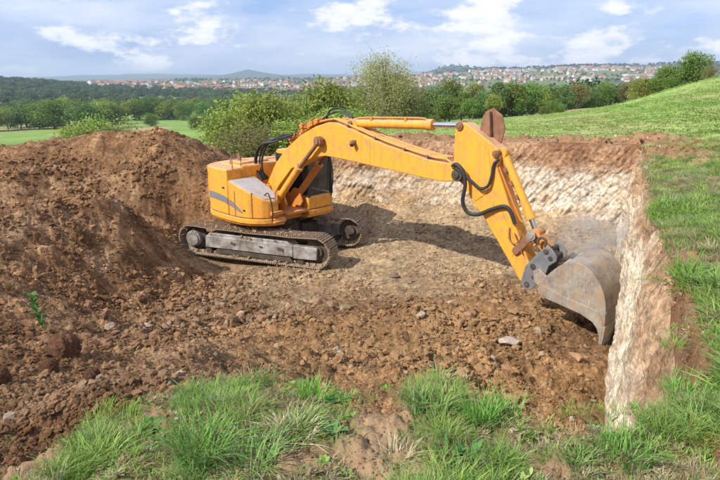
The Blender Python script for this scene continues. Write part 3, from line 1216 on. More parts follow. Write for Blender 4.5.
def big_clod(px, py, z, s, label, rz=0):
    """a lump of turf and earth standing on the slope"""
    p = atz(px, py, z)
    bm = bmesh.new()
    bmesh.ops.create_icosphere(bm, subdivisions=5, radius=1)
    co = np.array([v.co[:] for v in bm.verts])
    d_ = 1 + .25 * fbm(co[:, 0] * 1.3 + co[:, 2], co[:, 1] * 1.3 - co[:, 2] * .7, 4, 300) + clods(co[:, 0] + co[:, 2] * .7, co[:, 1] - co[:, 2] * .6, .3, 301) * .5 \
        + clods(co[:, 0] - co[:, 2], co[:, 1] + co[:, 2], .14, 302) * .6
    co = co * d_[:, None] * np.array([.62, .55, .75])
    for v, c in zip(bm.verts, co):
        v.co = c
    me = bpy.data.meshes.new('earth_clod')
    bm.to_mesh(me)
    bm.free()
    me.shade_smooth()
    a = me.color_attributes.new('col', 'FLOAT_COLOR', 'POINT')
    a.data.foreach_set('color', np.tile([.19, .095, .052, 1.0], len(co)).astype(np.float32))
    zz = float(pit_h(np.array([p[0]]), np.array([p[1]]))[0])
    tag(link('earth_clod', me, M['soil'], None, (p[0], p[1], zz + s * .25), (0, .1, rz), s), label, 'earth clod')


big_clod(70, 383, 2.5, .20, 'tall dark clod of earth casting a shadow on the near slope')
big_clod(54, 392, 2.62, .11, 'low dark clod leaning against the tall one on the near slope', 1.3)
big_clod(4, 408, 2.9, .12, 'rough earth clod at the picture edge above the pale stone', 2)
big_clod(96, 404, 2.75, .09, 'small earth clod on the slope below the tall dark one', .5)

# ------------------------------------------------------------------ the excavator
RU, RL = R(-43), R(-21)


def make_excavator():
    ex = empty('excavator', (EX_O[0], EX_O[1], 0.0))
    tag(ex, 'orange tracked excavator digging at the white pit wall with its bucket down', 'excavator')
    Pm, W, G = M['paint'], M['paint_worn'], M['frame']

    # ---- undercarriage (frame: x forward, y left)
    WB, RC, ZC = 2.0, 0.405, 0.475      # half wheelbase, chain radius, wheel centre height

    def path(n):
        """n poses (x, z, angle) evenly spaced round the track chain"""
        pts = []
        for i in range(120):
            t = i / 120
            pts.append((-WB + 2 * WB * t, ZC - RC))
        for i in range(60):
            a = -math.pi / 2 + math.pi * i / 60
            pts.append((WB + RC * math.cos(a), ZC + RC * math.sin(a)))
        for i in range(120):
            t = i / 120
            pts.append((WB - 2 * WB * t, ZC + RC - .035 * math.sin(math.pi * t) - .012 * math.sin(3 * math.pi * t) ** 2))
        for i in range(60):
            a = math.pi / 2 + math.pi * i / 60
            pts.append((-WB + RC * math.cos(a), ZC + RC * math.sin(a)))
        P = np.array(pts + [pts[0]])
        seg = np.hypot(*np.diff(P, axis=0).T)
        cum = np.concatenate([[0], np.cumsum(seg)])
        out = []
        for s in np.arange(n) / n * cum[-1]:
            i = min(np.searchsorted(cum, s, 'right') - 1, len(seg) - 1)
            f = (s - cum[i]) / seg[i]
            p = P[i] + (P[i + 1] - P[i]) * f
            dv = P[i + 1] - P[i]
            out.append((p[0], p[1], math.atan2(dv[1], dv[0])))
        return out, cum[-1] / n

    poses, pitch = path(52)
    sh = MB()                                # shoe: x along the chain, -z outwards
    sh.box((0, 0, -.012), (pitch * .93, .60, .022))
    for gx in (-.36, 0.0, .36):
        sh.box((gx * pitch, 0, -.034), (.020, .60, .036))
    sh.box((0, .09, .035), (pitch * .82, .035, .07)).box((0, -.09, .035), (pitch * .82, .035, .07))
    shoe_me = sh.mesh('shoe')
    shoe_me.materials.append(M['track'])
    for side in (-1, 1):
        ty = side * 1.19
        tr = empty('track', (0, 0, 0), RL)
        tr.parent = ex
        tr['label'] = 'dusty steel crawler track nearer the camera' if side < 0 else 'crawler track behind, shaded by the cab'
        for (x, z, a) in poses:
            link('shoe', shoe_me, None, tr, (x, ty, z), (0, -a, 0))
        # wheels and rollers
        m = MB()
        m.cyl_y(-WB, ZC, .36, ty - .06, ty + .06, 28)
        for k in range(16):
            a = 2 * math.pi * k / 16
            m.box((-WB + .385 * math.cos(a), ty, ZC + .385 * math.sin(a)), (.09, .09, .07), (0, -a, 0))
        m.build('sprocket', M['dark'], tr)
        m = MB()
        oy = ty + side * .06
        m.tube([(-WB, oy, ZC), (-WB, oy + side * .14, ZC), (-WB, oy + side * .155, ZC)], [.245, .245, .215], 28)
        m.tube([(-WB, oy + side * .15, ZC), (-WB, oy + side * .20, ZC)], .20, 28)
        for k in range(12):
            a = 2 * math.pi * k / 12
            m.tube([(-WB + .225 * math.cos(a), oy + side * .13, ZC + .225 * math.sin(a)), (-WB + .225 * math.cos(a), oy + side * .165, ZC + .225 * math.sin(a))], .016, 6)
        m.build('drive_hub', M['frame'], tr, bevel=.008)
        m = MB()
        m.cyl_y(WB, ZC, .37, ty - .07, ty + .07, 28)
        m.cyl_y(WB, ZC, .16, ty - .14, ty + .14, 20)
        m.build('idler', M['dark'], tr, bevel=.01)
        for rx in np.linspace(-1.5, 1.5, 9):
            m = MB()
            m.cyl_y(rx, .165, .085, ty - .15, ty + .15, 14).cyl_y(rx, .165, .105, ty - .17, ty - .13, 14).cyl_y(rx, .165, .105, ty + .13, ty + .17, 14)
            m.build('roller', M['dark'], tr)
        for rx in (-.65, .6):
            m = MB()
            m.cyl_y(rx, .735, .07, ty - .13, ty + .13, 14)
            m.build('carrier_roller', M['dark'], tr)
        # side frame: long dusty grey beam, the guard at the idler end a separate box
        fo = ty + side * .215
        m = MB()
        m.prism_y([(-1.58, .27), (1.30, .27), (1.30, .60), (-1.54, .62)], fo - .16 * side, fo)
        m.prism_y([(-1.54, .60), (1.30, .585), (1.1, .70), (-1.4, .71)], fo - .38 * side, fo - .02 * side)
        fr = m.build('track_frame', G, tr, bevel=.015)
        m = MB()
        m.prism_y([(1.32, .24), (2.03, .26), (2.05, .60), (1.32, .62)], fo - .16 * side, fo + .012 * side)
        m.build('idler_guard', G, fr, bevel=.015)
        for bx, w, h in ((-.62, .16, .08), (.30, .10, .05), (.93, .2, .09)):
            MB().box((bx, fo + side * .004, .46), (w, .02, h), (0, .25, 0)).build('frame_bracket', M['dark'], fr, bevel=.004)
        m = MB()
        m.prism_y([(-1.3, .10), (1.3, .10), (1.2, .24), (-1.2, .24)], ty + side * .17, ty + side * .19)
        m.build('roller_guard', M['dark'], fr, bevel=.01)
    # earth packed on the tracks
    rm = random.Random(5)
    for side in (-1, 1):
        m = MB()
        for _ in range(170):
            if rm.random() < .55:
                x, z = rm.uniform(-1.9, 1.9), ZC + RC + rm.uniform(.0, .03)
                y = side * 1.19 + rm.uniform(-.29, .29)
            elif rm.random() < .5:
                x, z = rm.uniform(-1.5, 1.25), rm.uniform(.60, .72)
                y = side * (1.19 + rm.uniform(.05, .20))
            else:
                x, z = rm.uniform(-1.9, 1.9), rm.uniform(.04, .12)
                y = side * (1.19 + rm.uniform(.12, .31))
            s = rm.uniform(.03, .085)
            m.box((x, y, z), (s, s * rm.uniform(.6, 1.2), s * rm.uniform(.4, .7)), (rm.random() * 3, rm.random() * .6, rm.random() * 3))
        pm = m.build('packed_mud', M['mud'], ex, RL, bevel=.01)
        pm['kind'] = 'stuff'
    m = MB()
    m.prism_z([(-.75, -.55), (.75, -.55), (.55, .55), (-.55, .55)], .42, .86)
    for s in (-1, 1):
        for fx in (-1, 1):
            m.prism_z([(fx * .35, s * .4), (fx * .72, s * .4), (fx * .95, s * 1.0), (fx * .5, s * 1.0)], .42, .74)
    m.build('car_body', M['dark'], ex, RL, bevel=.03)
    m = MB()
    m.tube([(0, 0, .84), (0, 0, 1.06)], [.62, .60], 40)
    m.build('slewing_ring', M['dark'], ex, RL)

    # ---- the house: outline from above, right side is -y
    out_r = [(-1.70, 0), (-1.69, -.35), (-1.62, -.75), (-1.46, -1.10), (-1.22, -1.36), (-.95, -1.47), (-.5, -1.51), (0, -1.52), (.45, -1.49), (.80, -1.38), (1.08, -1.16),
             (1.26, -.88), (1.32, -.55)]
    out_l = [(-1.69, .35), (-1.62, .75), (-1.46, 1.10), (-1.22, 1.36), (-.95, 1.47), (-.5, 1.5), (0, 1.5), (.9, 1.48), (1.22, 1.44), (1.24, .42), (.95, .40), (.95, -.52)]

    def ysid(x):
        xs = [p[0] for p in out_r]
        return float(np.interp(x, xs, [p[1] for p in out_r]))

    def strip(x0, x1, off=0.0, n=10):
        xs = sorted(set([x0, x1] + [p[0] for p in out_r if x0 < p[0] < x1] + list(np.linspace(x0, x1, n))))
        return [(x, ysid(x) - off) for x in xs]

    def inset(poly, f):
        return [(x * f, y * f) for x, y in poly]
    full = out_l[::-1] + out_r
    m = MB()
    m.prism_z([(x, y) for x, y in full], 1.12, 1.27)
    m.prism_z(inset(full, .965), 1.055, 1.13)
    m.build('deck_skirt', Pm, ex, RU, bevel=.02)
    # counterweight (rear), doors, hood
    cwt = [(x, -y) for x, y in out_r if x < -1.15][::-1] + [(x, y) for x, y in out_r if x < -1.15]
    cwt = [(-1.16, 1.395)] + cwt[::1] + [(-1.16, -1.395)]
    m = MB()
    m.prism_z(cwt, 1.28, 2.58)
    m.build('counterweight', Pm, ex, RU, bevel=.07, seg=4)
    m = MB()
    m.prism_z(strip(-1.145, -.012) + [(-.012, -.98), (-1.145, -.98)], 1.28, 2.58)
    door = m.build('engine_door', Pm, ex, RU, bevel=.045, seg=3)
    m = MB()
    m.prism_z([(-1.14, -.975), (-.05, -.975), (-.05, .42), (-1.14, .42)], 1.28, 2.62)
    hood = m.build('engine_hood', Pm, ex, RU, bevel=.05, seg=3)
    m = MB()
    m.prism_z([(-.95, -.75), (-.35, -.75), (-.35, .25), (-.95, .25)], 2.61, 2.68)
    m.build('hood_cover', Pm, hood, bevel=.025)
    m = MB()
    m.tube([(-.72, -.55, 2.6), (-.72, -.55, 2.80), (-.76, -.55, 2.88)], .055, 14)
    m.tube([(-.45, -.6, 2.55), (-.45, -.6, 2.64)], .05, 12)
    m.build('exhaust_pipe', M['rust'], ex, RU)
    m = MB()
    m.prism_z([(-1.14, .43), (-.3, .43), (-.3, 1.49), (-1.0, 1.45), (-1.14, 1.39)], 1.28, 2.55)
    m.build('left_door', Pm, ex, RU, bevel=.05, seg=3)
    MB().box((-.20, ysid(-.20) - .006, 2.05), (.10, .02, .05)).build('door_handle', M['black'], door, bevel=.005)
    for zz in (1.42, 2.30):
        MB().tube([(-1.13, ysid(-1.13) - .012, zz), (-1.13, ysid(-1.13) - .012, zz + .09)], .018, 8).build('hinge', M['rust'], door)
    # grey swoosh along the door and tank
    up_ = [(-1.14, 1.845), (-.8, 1.87), (-.49, 1.855), (-.2, 1.82), (.12, 1.74), (.40, 1.60), (.60, 1.42)]
    lo_ = [(-1.14, 1.65), (-.8, 1.665), (-.49, 1.655), (-.2, 1.63), (.12, 1.565), (.40, 1.47), (.60, 1.40)]

    def swoosh(x0, x1, name, parent):
        m = MB()
        xs = np.linspace(x0, x1, 14)
        vs, fs = [], []
        for x in xs:
            yy = ysid(x) - .004
            zu, zl = np.interp(x, [p[0] for p in up_], [p[1] for p in up_]), np.interp(x, [p[0] for p in lo_], [p[1] for p in lo_])
            vs += [(x, yy - .002, zl), (x, yy - .002, zu), (x, yy + .02, zu), (x, yy + .02, zl)]
        for i in range(len(xs) - 1):
            a, b = i * 4, i * 4 + 4
            fs += [(a, b, b + 1, a + 1), (a + 1, b + 1, b + 2, a + 2), (a + 3, a, b, b + 3)]
        m.add(vs, fs).build(name, M['stripe'], parent)
    swoosh(-1.12, -.03, 'stripe', door)
    # hydraulic tank and toolbox at the right front, top falls to the front under a grey plate
    tank = strip(.015, 1.20) + [(1.22, -.72), (1.0, -.53), (.015, -.53)]

    def ztop(x, y):
        return float(np.interp(x, [0, .25, .75, 1.25], [2.28, 2.24, 2.05, 1.74]))
    m = MB()
    m.prism_z(tank, 1.28, ztop)
    tk = m.build('tank', Pm, ex, RU, bevel=.035, seg=3)
    swoosh(.03, .58, 'stripe', tk)
    m = MB()
    pl = strip(.06, 1.12, -.05) + [(1.14, -.74), (.95, -.60), (.06, -.60)]
    m.prism_z(pl, lambda x, y: ztop(x, y) - .02, lambda x, y: ztop(x, y) + .022)
    m.build('tank_cover', M['grey_plate'], tk, bevel=.008)
    m = MB()
    m.box((.62, ysid(.62) + .004, 1.50), (.07, .04, .045))
    m.build('door_lock', M['black'], tk)
    for sx in (.30, .86):                                   # panel joints of the tank side
        m = MB()
        m.box((sx, ysid(sx) + .002, 1.66), (.012, .03, .70), (0, 0, 0))
        m.build('panel_joint', M['rust'], tk)
    m = MB()
    m.box((1.25, -.80, 1.42), (.14, .36, .10)).box((1.36, -.80, 1.20), (.14, .40, .05))
    m.build('step', W, ex, RU, bevel=.01)
    m = MB()
    m.tube(spline([(1.30, -1.0, 1.2), (1.33, -1.0, 1.6), (1.18, -1.0, 1.98), (1.0, -1.0, 1.92)], 6), .018, 8)
    m.build('handrail', M['black'], ex, RU)
    m = MB()
    m.tube([(-.02, -1.30, 2.55), (-.02, -1.30, 3.0)], .014, 8)
    m.tube([(-.62, -.95, 2.6), (-.62, -.95, 2.78), (-.1, -.95, 2.78), (-.1, -.95, 2.6)], .013, 8)
    m.build('hood_rail', M['rust'], ex, RU)
    m = MB()
    m.tube([(-.012, -1.30, 3.0), (-.012, -1.30, 3.01)], .03, 8)
    m.build('rail_knob', M['black'], ex, RU)
    # front deck, boom foot brackets
    m = MB()
    for s in (-1, 1):
        m.prism_y([(-.35, 1.27), (.75, 1.27), (.95, 1.55), (.8, 1.92), (.55, 1.92), (.35, 1.7), (.15, 2.05), (-.2, 2.05)], s * .30 - .03, s * .30 + .03)
    m.build('boom_bracket', W, ex, RU, bevel=.015)
    m = MB()
    m.prism_z([(-.05, -.5), (.95, -.5), (1.28, -.42), (1.30, .36), (-.05, .36)], 1.275, 1.36)
    m.build('front_deck', W, ex, RU, bevel=.02)

    # ---- cab
    cab = empty('cab', (0, 0, 0), RU)
    cab.parent = ex
    x0, x1, y0, y1, zb, zt = -.28, 1.18, .46, 1.46, 1.28, 2.98
    m = MB()
    m.prism_z([(x0, y0), (x1, y0), (x1, y1), (x0, y1)], zb, zb + .40)
    m.build('lower_panel', Pm, cab, bevel=.05, seg=3)
    m = MB()
    m.prism_y([(x0, zt - .1), (x0 + .1, zt), (x1 - .3, zt), (x1 - .08, zt - .1), (x1 - .1, zt - .14), (x0, zt - .14)], y0, y1)
    m.build('roof', Pm, cab, bevel=.03, seg=3)
    for (px, py) in ((x0 + .04, y0 + .04), (x1 - .03, y0 + .04), (x0 + .04, y1 - .04), (x1 - .03, y1 - .04), (.42, y0 + .04)):
        m = MB()
        m.tube([(px, py, zb + .38), (px + (.0 if px < 1 else -.06), py, zt - .10)], .055, 8)
        m.build('pillar', M['black'], cab)

    def pane(c, s):
        MB().box(c, s).build('window_pane', M['glass'], cab)
    zc, hh = (zb + .40 + zt - .12) / 2, zt - .12 - zb - .44
    pane((x1 - .04, (y0 + y1) / 2, zc), (.008, .9, hh))
    pane((.80, y0 + .02, zc), (.70, .008, hh))
    pane((.06, y0 + .02, zc), (.64, .008, hh))
    pane((.40, y1 - .02, zc), (1.3, .008, hh))
    pane((x0 + .02, (y0 + y1) / 2, zc), (.008, .9, hh))
    m = MB()
    m.box((.30, .95, 1.80), (.5, .5, .14)).box((.06, .95, 2.15), (.14, .48, .7), (0, -.15, 0)).box((.04, .95, 2.58), (.1, .26, .2))
    m.box((.62, .66, 1.95), (.3, .14, .3)).box((.62, 1.24, 1.95), (.3, .14, .3))
    m.build('driver_seat', M['black'], cab, bevel=.04)
    m = MB()
    m.tube(spline([(x1 + .03, y1 - .10, 1.6), (x1 + .08, y1 - .06, 2.2), (x1, y1 - .08, 2.8)], 6), .018, 8)
    m.tube([(x1 + .05, y1 - .06, 2.5), (x1 + .20, y1 + .02, 2.5)], .012, 6)
    m.build('grab_rail', M['black'], cab)

    # ---- boom
    top = [(-.12, 1.84), (.02, 2.10), (.40, 2.66), (.90, 3.14), (1.53, 3.55), (2.14, 3.82), (2.62, 3.95), (2.95, 3.95), (4.52, 3.53), (5.83, 3.29), (6.45, 3.26)]
    bot = [(6.62, 2.93), (6.30, 2.86), (6.04, 2.85), (5.22, 2.91), (3.05, 3.06), (2.5, 3.08), (1.99, 2.99), (1.11, 2.60), (.5, 2.02), (.25, 1.66), (.0, 1.62)]
    tip = [(6.72, 3.20), (6.80, 3.08), (6.76, 2.97)]
    m = MB()
    m.prism_y(top + tip + bot, -.24, .24)
    boom = m.build('boom', Pm, ex, RU, bevel=.018, seg=2)
    m = MB()
    for s in (-1, 1):
        m.cyl_y(6.62, 3.05, .135, s * .24, s * .34, 20).cyl_y(6.62, 3.05, .07, s * .34, s * .37, 12)
    m.build('boom_tip_pin', M['dark'], boom, bevel=.01)
    m = MB()
    for s in (-1, 1):
        m.cyl_y(.08, 1.82, .12, s * .24, s * .36, 18)
    m.build('boom_foot_pin', M['rust'], boom, bevel=.01)
    # top flange rails, hard lines
    for k, yy in enumerate((-.20, -.13, -.05, .05, .13, .20)):
        pts = [(1.7, yy, 3.70), (2.2, yy, 3.92), (2.7, yy, 4.03), (3.05, yy, 4.0), (4.5, yy, 3.62), (5.8, yy, 3.38), (6.2, yy, 3.36)]
        if k == 0:
            pts += [(6.4, yy - .1, 3.33), (6.55, yy - .14, 3.22)]
        MB().tube(spline([Vector(p) + Vector((0, 0, -.005)) for p in pts], 5), .022, 8).build('hydraulic_line', M['paint_worn'] if k % 2 else Pm, boom)
    m = MB()
    for x, z in ((3.3, 3.91), (4.2, 3.67), (5.1, 3.475), (5.75, 3.365)):
        m.box((x, 0, z), (.07, .50, .06), (0, .22, 0))
    m.build('line_clamp', M['rust'], boom, bevel=.008)
    m = MB()
    for (x, z, w) in ((1.25, 3.50, .16), (1.45, 3.62, .2), (1.72, 3.73, .22), (1.95, 3.86, .2), (1.6, 3.80, .12), (2.2, 3.95, .16), (1.05, 3.36, .14)):
        m.box((x, random.uniform(-.12, .12), z), (w, .34, .13), (0, -.45, random.uniform(-.2, .2)))
        m.tube([(x, -.2, z + .03), (x + .06, -.28, z + .05)], .03, 8)
        m.tube([(x, .05, z + .05), (x + .03, .05, z + .16)], .028, 8)
    m.build('valve_block', M['paint_worn'], boom, bevel=.012)
    m = MB()
    m.box((3.55, -.255, 3.52), (.12, .04, .10)).tube([(3.55, -.25, 3.52), (3.55, -.36, 3.52)], .035, 10)
    m.tube([(3.56, -.34, 3.52), (3.62, -.40, 3.46)], .06, 12)
    m.build('work_lamp', M['rust'], boom, bevel=.006)
    for x in (4.07,):
        MB().box((x, -.2405, 3.32), (.010, .005, .60)).build('weld_seam', M['paint_worn'], boom)
    # boom lift cylinders either side
    for s in (-1, 1):
        yy = s * .37
        b0, b1, b2 = (.62, yy, 1.66), (1.62, yy, 2.72), (2.40, yy, 3.46)
        m = MB()
        m.tube([b0, b1], .10, 20).tube([(1.55, yy, 2.65), b1], .118, 20).cyl_y(.62, 1.66, .12, yy - .09, yy + .09, 16)
        c = m.build('boom_cylinder', Pm if s < 0 else W, ex, RU, bevel=.01)
        MB().tube([b1, b2], .055, 16).build('rod', M['rust'], c)
        MB().cyl_y(2.40, 3.46, .13, yy - .08, yy + .08, 18).cyl_y(2.40, 3.46, .085, yy - .12 * 1, yy + .12, 14).build('rod_eye', M['rust'], c, bevel=.012)
        MB().tube([(.75, yy - s * .0, 1.92), (1.3, yy, 2.50)], .02, 8).build('oil_pipe', W, c)
    # arm (stick) cylinder on top of the boom
    m = MB()
    for s in (-1, 1):
        m.prism_y([(3.05, 3.86), (3.65, 3.73), (3.45, 4.02), (3.32, 4.08), (3.2, 4.0)], s * .13 - .02, s * .13 + .02)
    m.build('cylinder_bracket', Pm, boom, bevel=.01)
    a0, a1, a2 = Vector((3.33, 0, 3.95)), Vector((5.74, 0, 4.035)), Vector((6.50, 0, 4.06))
    m = MB()
    m.tube([a0, a1], .105, 24).tube([a1 - Vector((.16, 0, .005)), a1], .125, 24).cyl_y(3.33, 3.95, .12, -.10, .10, 18)
    ac = m.build('arm_cylinder', Pm, ex, RU, bevel=.012)
    MB().tube([a1, a2], .062, 18).build('rod', M['chrome'], ac)
    MB().cyl_y(6.50, 4.06, .105, -.095, .095, 18).build('rod_eye', M['rust'], ac, bevel=.01)
    MB().cyl_y(3.33, 3.95, .07, -.20, .20, 14).build('base_pin', M['rust'], ac, bevel=.01)
    MB().tube(spline([(3.45, -.03, 4.07), (3.7, -.03, 4.10), (5.0, -.03, 4.155), (5.5, -.03, 4.16), (5.6, -.03, 4.10)], 5), .024, 8).build('oil_pipe', W, ac)
    m = MB()
    for x in (3.95, 5.0):
        m.box((x, -.01, 4.09 + (x - 3.95) * .033), (.07, .15, .10))
    m.build('pipe_clamp', W, ac, bevel=.01)

    # ---- stick
    prof = [(6.44, 4.05), (6.50, 4.14), (6.66, 4.13), (7.05, 3.92), (7.47, 3.66), (7.52, 3.50), (7.47, 3.30), (7.72, 2.75), (8.00, 2.10), (8.36, 1.42), (8.44, 1.20), (8.40, 1.02), (8.28, .96),
            (8.16, 1.04), (7.86, 1.43), (7.44, 1.97), (7.26, 2.20), (6.95, 2.50), (6.74, 2.80), (6.50, 2.95), (6.46, 3.10), (6.42, 3.50)]
    m = MB()
    m.prism_y(prof, -.185, .185)
    st = m.build('stick', Pm, ex, RU, bevel=.016, seg=2)
    for s in (-1,):                                        # doubler plate round the head
        m = MB()
        m.prism_y([(6.50, 3.98), (6.62, 4.03), (7.0, 3.82), (7.26, 3.62), (7.36, 3.20), (7.30, 2.75), (7.02, 2.52), (6.80, 2.80), (6.56, 3.0), (6.48, 3.5)], s * .185, s * .195)
        m.build('doubler_plate', Pm, st, bevel=.004)
    m = MB()
    m.prism_y([(7.64, 2.44), (7.92, 2.0), (8.02, 1.7), (7.98, 1.5), (7.5, 2.05), (7.36, 2.2)], -.196, -.185)
    m.build('wear_plate', Pm, st, bevel=.004)
    m = MB()
    for x, z, r in ((6.55, 4.06, .085), (7.44, 3.56, .075), (8.33, 1.08, .085), (8.04, 1.66, .07)):
        m.cyl_y(x, z, r, -.235, .235, 16).cyl_y(x, z, r * .55, -.25, .25, 10)
    m.build('stick_pin', M['rust'], st, bevel=.008)
    # rusty fin seen above the stick head (carried behind it)
    m = MB()
    m.prism_y([(6.86, 4.0), (6.94, 4.36), (7.12, 4.44), (7.34, 4.30), (7.42, 4.04), (7.36, 3.74), (7.1, 3.86)], .13, .17)
    m.prism_y([(6.90, 3.98), (6.96, 4.30), (7.10, 4.38), (7.16, 3.86)], .02, .13)
    m.build('head_bracket', M['rust'], st, bevel=.015)
    # bucket cylinder on the front of the stick
    c0, c1, c2 = Vector((7.50, 0, 3.57)), Vector((8.22, 0, 2.30)), Vector((8.36, 0, 2.03))
    m = MB()
    m.tube([c0, c1], .088, 20).tube([c0 + (c1 - c0) * .9, c1], .105, 20).cyl_y(7.50, 3.57, .11, -.09, .09, 16)
    bc = m.build('bucket_cylinder', Pm, ex, RU, bevel=.01)
    MB().tube([c1, c2], .055, 16).build('rod', M['chrome'], bc)
    MB().cyl_y(c2.x, c2.z, .11, -.09, .09, 16).build('rod_eye', W, bc, bevel=.01)
    MB().tube(spline([(7.42, -.12, 3.42), (7.60, -.13, 3.10), (7.80, -.13, 2.72), (8.02, -.13, 2.32), (8.10, -.12, 2.24)], 5), .02, 8).build('oil_pipe', W, bc)
    m = MB()
    for f in (.25, .45, .65):
        p = c0 + (c1 - c0) * f
        m.box((p.x - .05, -.10, p.z - .02), (.10, .08, .06), (0, .98, 0))
    m.build('pipe_clamp', M['rust'], bc, bevel=.006)
    # tipping links
    for s in (-1, 1):
        m = MB()
        yy = s * .225

        def bar(a, b, w, y, m=m):
            a, b = Vector(a), Vector(b)
            dv = (b - a).normalized()
            nn = Vector((-dv.y, dv.x)) * w
            m.prism_y([tuple(a - dv * w * .8 + nn * .6), tuple(a - dv * w * .8 - nn * .6), tuple(a - nn), tuple(b - nn), tuple(b + dv * w * .8 - nn * .6), tuple(b + dv * w * .8 + nn * .6), tuple(b + nn), tuple(a + nn)],
                       y - .022, y + .022)
        bar((8.04, 1.64), (8.36, 2.03), .075, yy)
        m.build('rocker_link', M['rust'], ex, RU, bevel=.008)
    m = MB()
    m.prism_y([(8.28, 2.06), (8.36, 2.13), (8.45, 2.05), (8.74, 1.80), (8.74, 1.66), (8.62, 1.64), (8.32, 1.92)], -.13, .13)
    m.build('bucket_link', W, ex, RU, bevel=.02)
    m = MB()
    m.cyl_y(8.36, 2.03, .10, -.27, -.25, 18).cyl_y(8.36, 2.03, .062, -.285, .285, 14)
    m.build('link_pin', M['frame'], ex, RU, bevel=.006)
    m = MB()
    m.tube([(8.00, -.24, 2.02), (8.06, -.25, 1.90), (8.12, -.25, 1.83), (8.20, -.24, 1.62)], .014, 6)
    m.tube(spline([(7.86, -.20, 2.10), (7.90, -.25, 1.88), (8.02, -.25, 1.80), (8.14, -.24, 1.92), (8.12, -.22, 2.1)], 5), .016, 6)
    m.build('grease_hose', M['rust'], ex, RU)

    # ---- quick coupler
    cp = [(8.22, 1.02), (8.30, 1.40), (8.42, 1.56), (8.64, 1.84), (8.72, 1.90), (8.80, 1.86), (8.92, 1.72), (8.92, 1.62), (8.78, 1.50), (8.74, 1.34), (8.62, 1.12), (8.46, .92), (8.32, .90)]
    qc = empty('coupler', (0, 0, 0), RU)
    qc.parent = ex
    for s in (-1, 1):
        MB().prism_y(cp, s * .235 - .02, s * .235 + .02).build('coupler_plate', M['coupler'], qc, bevel=.01)
    MB().prism_y([(8.36, 1.32), (8.56, 1.60), (8.74, 1.74), (8.80, 1.62), (8.66, 1.36), (8.5, 1.16)], -.20, .20).build('coupler_core', M['coupler'], qc, bevel=.02)
    m = MB()
    for x, z, r in ((8.70, 1.78, .055), (8.80, 1.66, .045), (8.46, 1.42, .06), (8.50, 1.20, .045), (8.36, 1.02, .06)):
        m.cyl_y(x, z, r, -.275, .275, 14)
    m.build('coupler_pin', M['dark'], qc, bevel=.006)
    m = MB()
    m.tube([(8.60 + .085 * math.cos(a), -.25, 1.95 + .085 * math.sin(a)) for a in np.linspace(-1.0, 4.1, 14)], .028, 8)
    m.build('lifting_eye', M['dark'], qc)

    # ---- bucket: opening faces down and back, shell over the top
    bk = empty('bucket', (0, 0, 0), RU)
    bk.parent = ex
    bk['label'] = 'wide earth-polished steel bucket with pale dusty sides'
    arc = [(8.74, 1.10), (8.80, 1.26), (8.92, 1.44), (9.08, 1.62), (9.22, 1.73), (9.36, 1.785), (9.52, 1.785), (9.66, 1.735), (9.79, 1.62), (9.90, 1.48), (9.98, 1.32), (10.03, 1.14), (10.055, .90), (10.05, .62),
           (10.02, .40)]
    arc = [(p[0], p[2]) for p in spline([(a, 0, b) for a, b in arc], 4)]
    A = np.array(arc)
    tn = np.gradient(A, axis=0)
    tn /= np.linalg.norm(tn, axis=1)[:, None]
    nrm = np.stack([tn[:, 1], -tn[:, 0]], 1)            # towards the inside
    inner = A + nrm * .028
    BW = .55
    m = MB()
    vs, fs = [], []
    for (a, b) in zip(A, inner):
        for yy in np.linspace(-BW, BW, 9):
            vs.append((a[0], yy, a[1]))
        for yy in np.linspace(-BW, BW, 9):
            vs.append((b[0], yy, b[1]))
    for i in range(len(A) - 1):
        for k in range(8):
            a, b = i * 18 + k, (i + 1) * 18 + k
            fs.append((a, a + 1, b + 1, b))
            fs.append((a + 9, b + 9, b + 10, a + 10))
    for k in range(8):
        e = (len(A) - 1) * 18
        fs += [(k, k + 9, k + 10, k + 1), (e + k, e + k + 1, e + k + 10, e + k + 9)]
    m.add(vs, fs).build('shell', M['bucket'], bk)
    edge = [(10.02, .40), (9.93, .66), (9.84, .76), (9.61, .85), (9.22, .92), (8.90, .97), (8.76, 1.03)]
    for s in (-1, 1):
        MB().prism_y([tuple(p) for p in A * 1.0] + edge[1:], s * (BW + .012) - .012, s * (BW + .012) + .012).build('side_plate', M['bucket'], bk, bevel=.006)
        sc = [(8.76, 1.02), (8.83, 1.22), (9.25, 1.10), (9.66, 1.03), (9.93, .98), (10.03, .80), (10.03, .42), (9.93, .66), (9.84, .755), (9.61, .845), (9.22, .915), (8.90, .965)]
        MB().prism_y(sc, s * (BW + .024), s * (BW + .044)).build('side_cutter', M['bucket'], bk, bevel=.006)
    MB().prism_y([(10.075, .72), (10.055, .34), (10.02, .28), (9.985, .40), (9.99, .70)], -BW - .03, BW + .03).build('cutting_lip', M['bucket'], bk, bevel=.008)
    for k in range(5):
        yy = -BW + .06 + k * (2 * BW - .12) / 4
        MB().prism_y([(10.08, .46), (10.05, .16), (10.02, .14), (9.97, .44)], yy - .05, yy + .05).build('tooth', M['coupler'], bk, bevel=.01)
    for s in (-1, 1):
        MB().prism_y([(8.78, 1.30), (8.62, 1.42), (8.50, 1.34), (8.52, 1.12), (8.72, 1.02), (9.30, 1.70), (9.2, 1.76)], s * .285 - .022, s * .285 + .022).build('bucket_ear', M['bucket'], bk, bevel=.01)
    for x, z, a in ((10.05, .95, 0.05),):
        MB().box((x, 0, z), (.02, 2 * BW, .10), (0, -a, 0)).build('wear_strip', M['bucket'], bk, bevel=.006)

